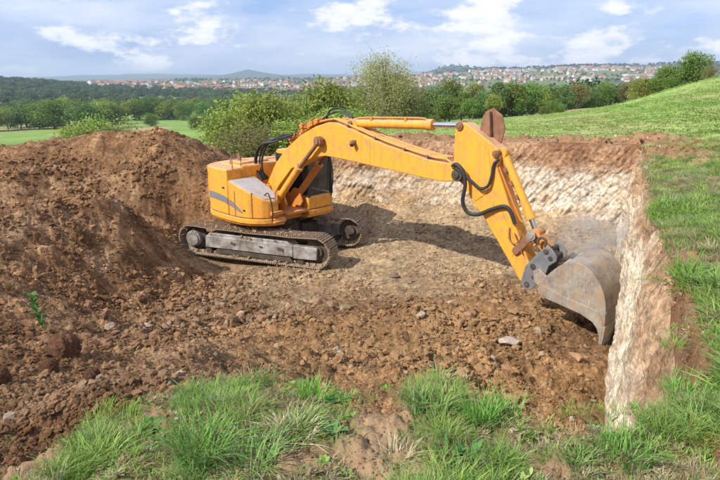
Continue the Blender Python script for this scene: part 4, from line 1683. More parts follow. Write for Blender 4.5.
    # ---- hoses
    for k in range(6):
        yy = -.30 + k * .10
        j = random.uniform(-.10, .10)
        MB().tube(spline([(-.02 - k * .03, -.42 + k * .07, 2.15), (-.22 - k * .03 + j, -.42 + k * .06, 2.55), (-.20 + j, -.40 + k * .06, 2.92 + k * .02), (.06 + j, -.36 + k * .06, 3.20 + .03 * k),
                          (.48, yy, 3.38 + j), (.95, yy, 3.46 + .02 * k), (1.30, yy, 3.56)], 7), .026, 8).build('hydraulic_hose', M['rubber'], ex, RU)
    MB().tube(spline([(2.25, .05, 3.98), (2.45, .0, 4.22), (2.75, -.03, 4.30), (3.05, -.05, 4.26), (3.30, -.05, 4.10)], 7), .026, 8).build('hydraulic_hose', M['rubber'], ex, RU)
    MB().tube(spline([(2.15, -.06, 3.95), (2.5, -.1, 4.12), (2.9, -.12, 4.22), (3.2, -.1, 4.14), (3.36, -.08, 4.04)], 7), .024, 8).build('hydraulic_hose', M['rubber'], ex, RU)
    MB().tube(spline([(6.50, -.32, 3.24), (6.64, -.36, 3.28), (6.80, -.36, 3.14), (6.86, -.36, 2.86), (6.82, -.36, 2.52), (6.94, -.34, 2.30), (7.16, -.30, 2.28), (7.44, -.26, 2.42), (7.72, -.24, 2.53), (7.86, -.22, 2.44), (7.98, -.21, 2.2)], 7),
              .042, 10).build('hydraulic_hose', M['rubber'], ex, RU)
    MB().tube(spline([(6.50, -.30, 3.20), (6.72, -.34, 3.14), (6.96, -.32, 2.98), (7.18, -.30, 2.84), (7.34, -.27, 2.90), (7.40, -.24, 3.10), (7.42, -.22, 3.34), (7.52, -.20, 3.46)], 7), .032, 10).build(
        'hydraulic_hose', M['rubber'], ex, RU)
    house = ('deck_skirt', 'counterweight', 'engine_door', 'engine_hood', 'exhaust_pipe', 'left_door', 'tank', 'step', 'handrail', 'hood_rail', 'rail_knob', 'mirror', 'front_deck', 'cab')
    for o in ex.children:
        if o.name.split('.')[0] in house:
            o.location = (-.17 * math.cos(RU), -.17 * math.sin(RU), 0)
    return ex


make_excavator()

# ------------------------------------------------------------------ grass and weeds
def tuft_mesh(seed, n, h, spread, width, lean, kind='blade'):
    r = np.random.default_rng(seed)
    vs, fs = [], []
    for _ in range(n):
        a = r.random() * 6.283
        rad = spread * math.sqrt(r.random())
        bx, by = rad * math.cos(a), rad * math.sin(a)
        la = a + r.normal() * .9
        L_ = h * (.45 + .75 * r.random())
        ln = lean * (.3 + 1.1 * r.random())
        w = width * (.6 + .7 * r.random())
        px, py = -math.sin(la) * w / 2, math.cos(la) * w / 2
        o = len(vs)
        for t, ww in ((0, .8), (.35, 1.0), (.7, .75), (1.0, .08)):
            out = ln * L_ * t ** 1.7
            z = L_ * (t - .35 * ln * t ** 2.4)
            x, y = bx + math.cos(la) * out, by + math.sin(la) * out
            vs += [(x - px * ww, y - py * ww, z), (x + px * ww, y + py * ww, z)]
        for k in range(3):
            fs.append((o + 2 * k, o + 2 * k + 1, o + 2 * k + 3, o + 2 * k + 2))
    me = soup_mesh('tuft', vs, fs)
    me.shade_smooth()
    return me


def weed_mesh(seed, n, h):
    """small leafy weed: stems of oval leaves"""
    r = np.random.default_rng(seed)
    vs, fs = [], []
    for _ in range(n):
        a = r.random() * 6.283
        L_ = h * (.4 + .8 * r.random())
        tilt = .5 + .7 * r.random()
        w = L_ * .18
        base = r.normal(size=2) * h * .35
        dx, dy = math.cos(a), math.sin(a)
        o = len(vs)
        for t, ww in ((0, .15), (.3, .8), (.6, 1.0), (.85, .6), (1.0, .05)):
            out, z = L_ * t * math.sin(tilt), L_ * (t * math.cos(tilt) - .25 * t * t) + .01
            vs += [(base[0] + dx * out - dy * w * ww, base[1] + dy * out + dx * w * ww, z), (base[0] + dx * out + dy * w * ww, base[1] + dy * out - dx * w * ww, z)]
        for k in range(4):
            fs.append((o + 2 * k, o + 2 * k + 1, o + 2 * k + 3, o + 2 * k + 2))
    me = soup_mesh('weed', vs, fs)
    me.shade_smooth()
    return me


GREENS = np.array([(.20, .34, .055), (.25, .38, .07), (.17, .30, .07), (.31, .40, .12), (.24, .33, .13)])
DRY = np.array([(.40, .33, .18), (.46, .40, .26), (.36, .27, .16)])


def grass_tint(n, dry):
    t = GREENS[rng.integers(0, len(GREENS), n)] * (.75 + .6 * rng.random(n))[:, None]
    m = rng.random(n) < dry
    t[m] = DRY[rng.integers(0, 3, m.sum())] * (.7 + .5 * rng.random(m.sum()))[:, None]
    return t


def plant_grass():
    near = [proto('blade_%02d' % i, tuft_mesh(400 + i, 44, .10 + .02 * (i % 3), .06, .0042, .95), M['grass']) for i in range(4)]
    near += [proto('blade_%02d' % (4 + i), tuft_mesh(410 + i, 26, .05, .06, .0045, 1.1), M['grass']) for i in range(3)]
    near += [proto('blade_%02d' % (7 + i), weed_mesh(420 + i, 16, .05), M['grass']) for i in range(3)]
    # near bank
    x, y = sample_fan(26000, -1.1, 1.0, 1.1, 3.4)
    ins = poly_sd(x, y, PIT)
    bare = bare_mask(x, y)
    dens = np.clip(.78 + fbm(x / .3, y / .3, 3, 500) * 1.0, .12, 1) * (1 - .96 * bare) * sstep(.10, -.10, ins + fbm(x / .25, y / .25, 3, 501) * .16)
    for wx, wy, wr in ((-.12, 2.24, .09), (.47, 2.04, .10), (.38, 2.06, .08), (-1.02, 2.38, .11), (-.13, 2.55, .10)):
        dens = dens * np.where(np.hypot(x - wx, y - wy) < wr, .12, 1)
    dens = dens * np.where((edge_dist(x, y, WALL_A, WALL_B)[0] < .2) & (y > 2.5), .3, 1)
    ok = rng.random(len(x)) < dens * .60
    x, y = x[ok], y[ok]
    n = len(x)
    lush = fbm(x / .38, y / .38, 2, 502)
    idx = np.where(lush > .12, rng.integers(0, 4, n), np.where(rng.random(n) < .80, rng.integers(4, 7, n), rng.integers(7, 10, n)))
    dryn = np.clip(.30 - lush * .9, .03, .8)
    z = ground_h(x, y) - .008
    scl = (.40 + .55 * rng.random(n)) * np.where(lush > .12, 1.0, .9)
    rot = np.stack([rng.normal(size=n) * .15, rng.normal(size=n) * .15, rng.random(n) * 6.28], 1)
    scatter('bank_grass', np.stack([x, y, z], 1), rot, scl, idx, grass_tint(n, dryn), near, label='green and straw coloured grass along the near edge of the pit', cat='grass')
    # right-hand verge beside the cut
    mid = [proto('verge_%02d' % i, tuft_mesh(430 + i, 36, .10 + .015 * i, .09, .008, 1.1), M['grass']) for i in range(4)]
    x, y = sample_fan(48000, .42, 1.0, 2.4, 17)
    da, ta = edge_dist(x, y, WALL_A, WALL_B)
    ins = poly_sd(x, y, PIT)
    _, soil = ground_parts(x, y)
    ok = (ins < -.04 - .16 * sstep(6, 3, y)) & (rng.random(len(x)) < np.clip(.85 + fbm(x / .8, y / .8, 3, 510) * 1.0, .15, 1) * (1 - .9 * soil) * .9)
    x, y = x[ok], y[ok]
    n = len(x)
    lush = fbm(x / .8, y / .8, 2, 512)
    rot = np.stack([rng.normal(size=n) * .2, rng.normal(size=n) * .2, rng.random(n) * 6.28], 1)
    scatter('verge_grass', np.stack([x, y, ground_h(x, y) - .012], 1), rot, (.45 + .7 * rng.random(n)) * np.clip(.85 + lush * .6, .6, 1.3), rng.integers(0, 4, n), grass_tint(n, np.clip(.24 - lush * .8, .04, .7)), mid,
            label='patchy green and dry grass on the verge beside the cut wall', cat='grass')
    # field behind the pit
    far = [proto('field_%02d' % i, tuft_mesh(440 + i, 26, .055, .25, .02, 1.2), M['grass']) for i in range(3)]
    x, y = sample_fan(22000, -.35, .85, 17.5, 60)
    _, soil = ground_parts(x, y)
    ins = poly_sd(x, y, PIT)
    ok = (ins < -.3) & (rng.random(len(x)) < np.clip(.75 + fbm(x / 3, y / 3, 3, 520) * .8, .1, 1) * (1 - .9 * soil))
    x, y = x[ok], y[ok]
    n = len(x)
    rot = np.stack([np.zeros(n), np.zeros(n), rng.random(n) * 6.28], 1)
    scatter('field_grass', np.stack([x, y, ground_h(x, y) - .02], 1), rot, .6 + .8 * rng.random(n) + y * .01, rng.integers(0, 3, n),
            ground_colour(x, y, np.zeros(n)) * (.9 + .5 * rng.random(n))[:, None], far, label='rough green grass of the field behind the pit', cat='grass')


plant_grass()

leaf_me_cache = {}


def leaf_blade(L_, w, droop, seed=0):
    key = (round(L_, 3), round(w, 3), round(droop, 2))
    if key in leaf_me_cache:
        return leaf_me_cache[key]
    vs, fs = [], []
    ts = np.linspace(0, 1, 7)
    for t in ts:
        ww = w * (math.sin(math.pi * min(1, t * .93 + .07)) ** .75) * .5 + .0015
        z = L_ * (.75 * t - droop * t * t)
        for s in (-1, 0, 1):
            vs.append((L_ * t * .8, s * ww, z + (0.0 if s else -.12 * w)))
    for i in range(6):
        for s in range(2):
            a = i * 3 + s
            fs.append((a, a + 3, a + 4, a + 1))
    me = soup_mesh('leaf', vs, fs)
    me.materials.append(M['plant'])
    me.shade_smooth()
    leaf_me_cache[key] = me
    return me


def rosette(px, py, n, L_, w, label, droop=.5):
    p = atz(px, py, 3.36)
    zz = float(ground_h(np.array([p[0]]), np.array([p[1]]))[0])
    root = empty('broadleaf_weed', (p[0], p[1], zz))
    tag(root, label, 'weed', 'broad-leaved weeds on the near bank')
    for k in range(n):
        a = k * 2.399 + random.uniform(-.3, .3)
        t = k / n
        l2 = L_ * random.choice((.75, .9, 1.05))
        link('leaf', leaf_blade(l2, w * random.choice((.9, 1.1)), droop + .5 * random.choice((-.25, 0, .25))), None, root, (.01 * math.cos(a), .01 * math.sin(a), 0), (0, -random.uniform(-.15, .5) * (1 - t), a))
    return root


rosette(334, 446, 34, .085, .018, 'low rosette of shiny green leaves beside the bare earth patch', .5)
rosette(470, 474, 40, .105, .020, 'big clump of broad grey-green leaves at the bottom edge', .35)
rosette(446, 470, 24, .09, .018, 'smaller clump of broad leaves left of the big one', .35)
rosette(152, 428, 18, .10, .028, 'leafy weed spreading over the bare soil by the left grass edge', .6)
rosette(335, 408, 16, .10, .026, 'bright leafy weed at the pit edge above the shiny rosette', .5)
rosette(700, 300, 18, .16, .034, 'leafy weed among the verge grass by the right picture edge', .4)


def big_tuft(px, py, z, h, n, tint, label, spread=.05, lean=.6, w=.006, face=None):
    p = atz(px, py, z)
    zz = float(ground_h(np.array([p[0]]), np.array([p[1]]))[0])
    me = tuft_mesh(int(px * 7 + py), n, h * .74, spread * 1.2, w * .85, lean * 1.15)
    t = NT('tuft_blades')
    v = t.coord('Object')
    c = t.mix(t.ramp(t.noise(v, 30.0, 3), (.35, 0.0), (.65, 1.0)), tuple(q * 1.15 for q in tint), tuple(min(1, q * 1.9) for q in tint))
    c = t.mix(t.ramp(t.noise(v, 55.0, 2), (.56, 0.0), (.64, .8)), c, (.44, .38, .22))
    t.base(c, .6, spec=.2)
    add_translucency(t, c, .3)
    o = link('grass_tuft', me, t.m, None, (p[0], p[1], zz - .01), (0, 0, 0))
    tag(o, label, 'grass tuft', 'tall grass tufts of the near bank')


big_tuft(205, 468, 3.36, .26, 260, (.09, .20, .035), 'large dense green grass tuft fanning out at the bottom edge', .09, .75)
big_tuft(255, 478, 3.36, .24, 160, (.13, .235, .06), 'pale green grass tuft right of the large dense one', .08, .8)
big_tuft(480, 432, 3.36, .25, 170, (.10, .24, .035), 'upright bright green grass tuft at the pit edge', .06, .5)
big_tuft(508, 425, 3.36, .22, 110, (.13, .22, .05), 'thin grass tuft leaning over the pit right of the upright one', .05, .6)
big_tuft(430, 420, 3.36, .17, 130, (.12, .22, .06), 'broad-bladed tuft between the bare patch and the upright tuft', .08, .6, .009)
big_tuft(620, 470, 3.36, .20, 180, (.10, .22, .04), 'green tuft at the foot of the cut wall top', .10, .7)
big_tuft(570, 476, 3.36, .16, 110, (.12, .22, .05), 'small tuft right of the dark hollow in the bank', .08, .7)
big_tuft(292, 445, 3.36, .15, 130, (.50, .40, .27), 'bleached straw tuft lying flat beside the shiny rosette', .08, 1.3)
big_tuft(315, 405, 3.36, .15, 120, (.11, .26, .03), 'bright green tuft at the pit edge above the straw tuft', .07, .7)
big_tuft(690, 405, 3.42, .2, 150, (.10, .23, .04), 'green tuft on the verge above the bottom right corner', .1, .8)
big_tuft(395, 470, 3.36, .13, 70, (.30, .27, .16), 'sparse dry tuft on the bare earth patch', .06, 1.0)


def sapling():
    p = atz(45, 335, 1.8)
    zz = float(pit_h(np.array([p[0]]), np.array([p[1]]))[0])
    root = empty('sapling', (p[0], p[1], zz))
    tag(root, 'thin bright green sapling sprouting from the dark earth heap', 'sapling')
    pts = spline([(0, 0, -.05), (-.03, 0, .18), (-.07, 0, .36), (-.10, .02, .52)], 5)
    MB().tube(pts, [.009 - .006 * i / len(pts) for i in range(len(pts))], 6).build('stem', M['plant'], root)
    for k in range(34):
        t = .18 + .82 * k / 34
        q = pts[min(int(t * (len(pts) - 1)), len(pts) - 1)]
        link('leaf', leaf_blade(.12, .05, .5), None, root, tuple(q), (0, -.3 + random.uniform(-.3, .3), k * 2.4))


sapling()


# ------------------------------------------------------------------ trees
def tree_meshes(seed, H, W, n_lobes, leaves, leaf, trunk_h=.28, sparse=False, bush=False):
    r = np.random.default_rng(seed)
    zc, rz = H * (1 + trunk_h) / 2, H * (1 - trunk_h) / 2
    if bush:
        zc, rz = H * .48, H * .52
    lobes = []
    for _ in range(n_lobes):
        v = r.normal(size=3)
        v /= np.linalg.norm(v)
        f = r.random() ** .45 * .78
        taper = 1.0 if v[2] < 0 else 1 - .35 * v[2]
        lobes.append((np.array([v[0] * W / 2 * f * taper, v[1] * W / 2 * f * taper, zc + v[2] * rz * f]), (.16 + .15 * r.random()) * min(W, H)))
    P, Nn = [], []
    per = leaves // n_lobes
    for c, rad in lobes:
        d_ = r.normal(size=(per, 3))
        d_ /= np.linalg.norm(d_, axis=1)[:, None]
        q = r.random(per) ** (.33 if not sparse else .6)
        P.append(c + d_ * (q * rad)[:, None] * np.array([1, 1, .8]))
        Nn.append(d_ * .8 + r.normal(size=(per, 3)) * .6 + np.array([0, 0, .3]))
    P, Nn = np.concatenate(P), np.concatenate(Nn)
    P[:, 2] = np.maximum(P[:, 2], .05 * H)
    Nn /= np.linalg.norm(Nn, axis=1)[:, None]
    t = np.cross(Nn, r.normal(size=Nn.shape))
    t /= np.linalg.norm(t, axis=1)[:, None]
    b = np.cross(Nn, t)
    s = leaf * (.55 + .9 * r.random(len(P)))[:, None]
    V = np.stack([P - t * s, P - b * s * .55 + Nn * s * .12, P + t * s, P + b * s * .55 + Nn * s * .12], 1).reshape(-1, 3)
    F = np.arange(len(V)).reshape(-1, 4)
    crown = soup_mesh('crown', V, F)
    m = MB()
    tr = .028 * H
    pts = [(0, 0, -.4), (.01 * H, 0, .12 * H), (-.01 * H, .01 * H, .3 * H), (.015 * H, 0, .55 * H), (0, 0, .8 * H)]
    m.tube(spline(pts, 4), [tr * (1 - .85 * i / 16) for i in range(17)], 8)
    for c, rad in lobes[:(16 if sparse else 10)]:
        z0 = max(.1 * H, min(c[2] - .22 * H, .6 * H))
        mid = (c[0] * .5, c[1] * .5, (z0 + c[2]) / 2 - .02 * H)
        m.tube(spline([(0, 0, z0), mid, tuple(c)], 3), [tr * .42, tr * .38, tr * .34, tr * .28, tr * .2, tr * .14, tr * .06], 5)
        if sparse:
            for _ in range(5):
                e = c + np.clip(r.normal(size=3), -1.1, 1.1) * rad * .75 + np.array([0, 0, rad * .35])
                m.tube([tuple(c), tuple((c + e) / 2 + r.normal(size=3) * .05), tuple(e)], [tr * .06, tr * .045, tr * .02], 4)
    return m.mesh('trunk'), crown


TREE_KINDS = {}
for key, args, mat in (('round_a', (601, 10, 9.5, 34, 6000, .24), 'leaf_mid'), ('round_b', (602, 10, 8.5, 30, 6000, .24), 'leaf_light'), ('round_c', (603, 10, 10.5, 38, 6500, .25), 'leaf_dark'),
                       ('tall', (604, 10, 6.2, 26, 5200, .22), 'leaf_mid'), ('tall_dark', (605, 10, 6.8, 28, 5200, .22), 'leaf_dark'), ('olive', (606, 10, 8.6, 30, 5600, .22), 'leaf_dry'),
                       ('bush', (607, 10, 11.5, 34, 6500, .23, .05, False, True), 'leaf_light'), ('bush_b', (608, 10, 10.5, 30, 6000, .23, .05, False, True), 'leaf_mid'),
                       ('bush_dry', (611, 10, 10.0, 34, 4200, .17, .05, False, True), 'leaf_dry'),
                       ('sparse', (609, 10, 8.8, 90, 13000, .085, .12, True), 'leaf_airy')):
    tm, cm = tree_meshes(*args)
    tm.materials.append(M['bark'])
    cm.materials.append(M[mat])
    TREE_KINDS[key] = (tm, cm)


def tree(kind, px, base_py, D, height, label, group, wide=1.0, name='tree', z=None):
    p = aty(px, base_py, D)
    zz = float(ground_h(np.array([p[0]]), np.array([p[1]]))[0]) if z is None else z
    root = empty(name, (p[0], p[1], zz - .1), random.uniform(0, 6.28))
    s = height / 10.0
    root.scale = (s * wide, s * wide, s)
    tag(root, label, 'tree' if name == 'tree' else 'bush', group)
    tm, cm = TREE_KINDS[kind]
    link('trunk', tm, None, root)
    link('crown', cm, None, root)
    return root


def top_height(px, top_py, D):
    """height a tree standing at this spot needs for its top to reach that line"""
    p = aty(px, top_py, D)
    g = float(ground_h(np.array([p[0]]), np.array([p[1]]))[0])
    return max(1.0, (p[2] - g) * 1.12)


# the airy tall tree and the thicket behind the boom
tree('sparse', 385, 100, 52, top_height(385, 55, 52), 'tall airy tree with thin twigs and sparse leaves above the boom', 'trees behind the excavator', 1.15)
tree('bush_dry', 404, 100, 56, top_height(404, 76, 56), 'olive coloured tree crowding the airy one', 'trees behind the excavator', .8)
tree('bush_dry', 366, 100, 54, top_height(366, 82, 54), 'rounded olive tree under the airy one', 'trees behind the excavator', .9)
tree('bush', 330, 105, 45, top_height(330, 73, 45), 'light green tree left of the airy tall tree', 'trees behind the excavator', .85)
tree('bush', 303, 110, 44, top_height(303, 92, 44), 'light green bush behind the boom bend', 'trees behind the excavator', 1.0, 'bush')
tree('bush', 268, 110, 40, top_height(268, 86, 40), 'light green bushy tree behind the boom hoses', 'trees behind the excavator', .9)
tree('bush_dry', 283, 110, 52, top_height(283, 92, 52), 'dry twiggy bush between two green bushes behind the boom', 'trees behind the excavator', 1.2, 'bush')
tree('bush', 252, 118, 46, top_height(252, 88, 46), 'light green bush at the left end of the thicket', 'trees behind the excavator', 1.0, 'bush')
tree('bush', 230, 130, 42, top_height(230, 106, 42), 'pale shrub on the slope beside the thicket', 'trees behind the excavator', 1.0, 'bush')
tree('bush_dry', 246, 130, 34, top_height(246, 122, 34), 'low straw coloured scrub behind the counterweight', 'trees behind the excavator', 1.8, 'bush')
tree('bush_dry', 270, 130, 32, top_height(270, 124, 32), 'scrub of dry stems behind the boom foot', 'trees behind the excavator', 1.8, 'bush')
tree('bush', 296, 128, 32, top_height(296, 113, 32), 'green bush low behind the boom hoses', 'trees behind the excavator', 1.5, 'bush')
tree('bush', 345, 105, 40, top_height(345, 104, 40), 'low light green bush under the arm cylinder', 'trees behind the excavator', 1.9, 'bush')
tree('bush', 98, 130, 62, top_height(98, 111, 62), 'pale leafy bush standing just behind the earth mound', 'bushes behind the mound', .75, 'bush')
tree('bush', 84, 130, 58, top_height(82, 120, 58), 'smaller pale bush against the left side of a pale leafy bush', 'bushes behind the mound', .9, 'bush')
tree('bush_dry', 118, 130, 60, top_height(118, 121, 60), 'low yellowish bush right of the pale leafy bush', 'bushes behind the mound', 1.5, 'bush')

# the shrubs on the right-hand hill
for px, D, tp, wd, kind, lab in ((690, 58, 53, .95, 'bush_b', 'tall green shrub on top of the grassy hill'), (664, 60, 66, 1.0, 'bush_b', 'rounded green shrub on the hill left of the tallest one'),
                                 (645, 62, 75, 1.0, 'bush', 'small pale shrub at the left end of the hill shrubs'), (672, 58, 76, 1.3, 'bush_b', 'low green shrub in front of the hill shrubs'),
                                 (708, 56, 64, 1.0, 'bush_dry', 'dry shrub at the right end of the hill shrubs')):
    tree(kind, px, 90, D, top_height(px, tp, D), lab, 'shrubs on the right-hand hill', wd, 'bush')

# row of trees past the field, right half
row = [(412, 92, 96), (424, 84, 100), (437, 89, 92), (450, 83, 104), (462, 90, 95), (474, 82, 100), (486, 88, 96), (499, 80, 88), (513, 81, 90), (528, 83, 96), (541, 86, 104), (553, 88, 112), (565, 85, 122),
       (578, 83, 128), (590, 86, 132), (603, 84, 138), (616, 86, 140), (628, 83, 135), (640, 84, 142), (420, 95, 84), (446, 97, 86), (470, 98, 84), (494, 95, 86), (520, 97, 88), (556, 97, 106), (634, 92, 120)]
kinds = ['tall_dark', 'round_c', 'round_a', 'tall', 'round_c', 'olive', 'round_a', 'round_b', 'olive']
desc = {'tall_dark': 'dark green narrow', 'round_c': 'dark green rounded', 'round_a': 'mid green rounded', 'tall': 'mid green narrow', 'olive': 'olive coloured rounded', 'round_b': 'light green rounded'}
ORD = ['first', 'second', 'third', 'fourth', 'fifth', 'sixth', 'seventh', 'eighth', 'ninth', 'tenth', 'eleventh', 'twelfth']
row_kind = [kinds[(i * 5 + i // 4) % 9] for i in range(len(row))]
row_rank = [ORD[sum(1 for j in range(len(row)) if row_kind[j] == row_kind[i] and row[j][0] < row[i][0])] for i in range(len(row))]
for i, (px, tp, D) in enumerate(row):
    k = kinds[(i * 5 + i // 4) % 9]
    tree(k, px, 100, D, top_height(px, tp, D) * random.uniform(.84, .96), row_rank[i] + ' ' + desc[k] + ' tree from the left in the row past the field', desc[k] + ' trees in the row past the field', random.uniform(.85, 1.1))
for px, D, h, w_ in ((436, 66, 1.5, 'first'), (545, 70, 1.4, 'second'), (552, 78, 2.2, 'third'), (560, 84, 1.6, 'fourth')):
    tree('bush_b', px, 108, D, h, w_ + ' small dark bush from the left at the far edge of the field', 'small bushes at the field edge', 1.2, 'bush')

# trees in the valley on the left
row2 = []
for i in range(34):
    px = -18 + i * 7.2 + random.uniform(-3, 3)
    row2.append((px, random.uniform(98, 104) if px > 20 else random.uniform(106, 112), random.uniform(370, 430) if px > 115 else random.uniform(270, 330)))
for i in range(0):
    row2.append((-10 + i * 7 + random.uniform(-4, 4), random.uniform(109, 116), random.uniform(190, 225)))
for px, tp, D in ((66, 125, 185), (150, 113, 300), (195, 116, 260), (208, 112, 260)):
    row2.append((px, tp, D))
for i, (px, tp, D) in enumerate(row2):
    k = ['bush_b', 'bush', 'round_c', 'bush_b', 'round_b', 'bush_b'][(i * 5 + i // 3) % 6]
    dd = {'round_a': 'mid green', 'round_b': 'light green', 'round_c': 'dark green', 'bush_b': 'bushy mid green', 'bush': 'bushy light green'}[k]
    tree(k, px, 115, D, min(19, top_height(px, tp, D)), dd + ' tree in the valley behind the earth mound', dd + ' valley trees behind the mound', random.uniform(.95, 1.25))


def low_crown(seed):
    tm, cm = tree_meshes(seed, 1.0, .95, 16, 900, .05)
    cm.materials.append(M['leaf_far'])
    return bpy.data.objects.new('wood_%02d' % (seed % 100), cm)


def woods():
    protos = [low_crown(700 + i) for i in range(4)]
    P, S, T = [], [], []

    def put(n, px0, px1, D0, D1, h0, h1, dens=None, tint=(.055, .09, .04)):
        px = px0 + (px1 - px0) * rng.random(n)
        D = D0 + (D1 - D0) * rng.random(n)
        x = (px - 360) / 560 / 1.03 * D
        if dens is not None:
            ok = rng.random(n) < dens(x, D)
            px, D, x = px[ok], D[ok], x[ok]
        z = ground_h(x, D)
        P.append(np.stack([x, D, z - 1], 1))
        S.append(h0 + (h1 - h0) * rng.random(len(x)))
        T.append(np.array(tint) * (.65 + .8 * rng.random(len(x)))[:, None] + np.array([.03, .02, 0]) * rng.random(len(x))[:, None])
    put(1500, -60, 235, 470, 1000, 8, 14, lambda x, y: np.clip(.6 + fbm(x / 120, y / 120, 2, 800), 0, 1), (.075, .125, .065))
    put(700, -60, 90, 950, 1350, 10, 15, None, (.07, .115, .065))
    put(500, 60, 420, 1000, 1250, 8, 13, None, (.075, .12, .065))
    put(900, 200, 420, 420, 900, 8, 13, lambda x, y: np.clip(.55 + fbm(x / 120, y / 120, 2, 801), 0, 1), (.10, .165, .065))
    put(1100, 390, 800, 170, 600, 7, 12, lambda x, y: np.clip(.6 + fbm(x / 60, y / 60, 2, 802), 0, 1), (.09, .15, .055))
    put(3800, 60, 760, 1150, 2900, 5, 9, lambda x, y: np.clip(.45 + fbm(x / 150, y / 150, 2, 803) * 1.2, 0, 1), (.08, .12, .06))
    put(2200, 420, 860, 2700, 4700, 10, 16, lambda x, y: np.clip(.6 + fbm(x / 300, y / 300, 2, 804) * 1.5, 0, 1), (.04, .065, .04))
    P_, S_, T_ = np.concatenate(P), np.concatenate(S), np.concatenate(T)
    n = len(P_)
    rot = np.stack([np.zeros(n), np.zeros(n), rng.random(n) * 6.28], 1)
    sc = np.stack([S_ * (.9 + .4 * rng.random(n)), S_ * (.9 + .4 * rng.random(n)), S_], 1)
    scatter('far_woods', P_, rot, sc, rng.integers(0, 4, n), T_, protos, label='dark woods and hedges covering the valley below the town', cat='woods')


woods()

# ------------------------------------------------------------------ the town on the far slope
WALLS = [('white', (.60, .57, .53)), ('cream', (.52, .43, .32)), ('grey', (.36, .34, .32)), ('pink', (.48, .33, .26))]
ROOFS = [('red tiled', (.27, .125, .085)), ('brown tiled', (.20, .11, .08)), ('pale orange', (.29, .17, .115)), ('grey', (.24, .23, .23))]
WM = [flat_material(n + '_render', c, .85, .08, .3) for n, c in WALLS]
RM = [flat_material(n.replace(' ', '_') + '_roof', c, .85, .2, .4) for n, c in ROOFS]
house_cache = {}


def house_mesh(w, dpt, h, rh, wi, ri):
    key = (w, dpt, h, rh, wi, ri)
    if key in house_cache:
        return house_cache[key]
    m = MB()
    m.prism_y([(-w / 2, -3), (w / 2, -3), (w / 2, h), (0, h + rh * .97), (-w / 2, h)], -dpt / 2, dpt / 2)
    a = m.mesh('house')
    a.materials.append(WM[wi])
    m = MB()
    e = .5
    k = rh / (w / 2)
    m.prism_y([(-w / 2 - e, h - e * k + .05), (0, h + rh + .05), (w / 2 + e, h - e * k + .05), (w / 2 + e, h - e * k + .35), (0, h + rh + .4), (-w / 2 - e, h - e * k + .35)], -dpt / 2 - e, dpt / 2 + e)
    m.box((w * .2, dpt * .2, h + rh * .9), (.9, .9, 1.8))
    b = m.mesh('roof')
    b.materials.append(RM[ri])
    house_cache[key] = (a, b)
    return house_cache[key]


SIZES = [(8, 10, 5, 2.6), (9, 13, 6, 3), (10, 16, 7.5, 3.2), (12, 22, 9, 3)]


def place_house(px, D, si, wi, ri, label, group, rz):
    x = (px - 360) / 560 / 1.03 * D
    z = float(ground_h(np.array([x]), np.array([D]))[0])
    a, b = house_mesh(*SIZES[si], wi, ri)
    o = link('house', a, None, None, (x, D, z), (0, 0, rz))
    link('roof', b, None, o)
    tag(o, label, 'house', group)


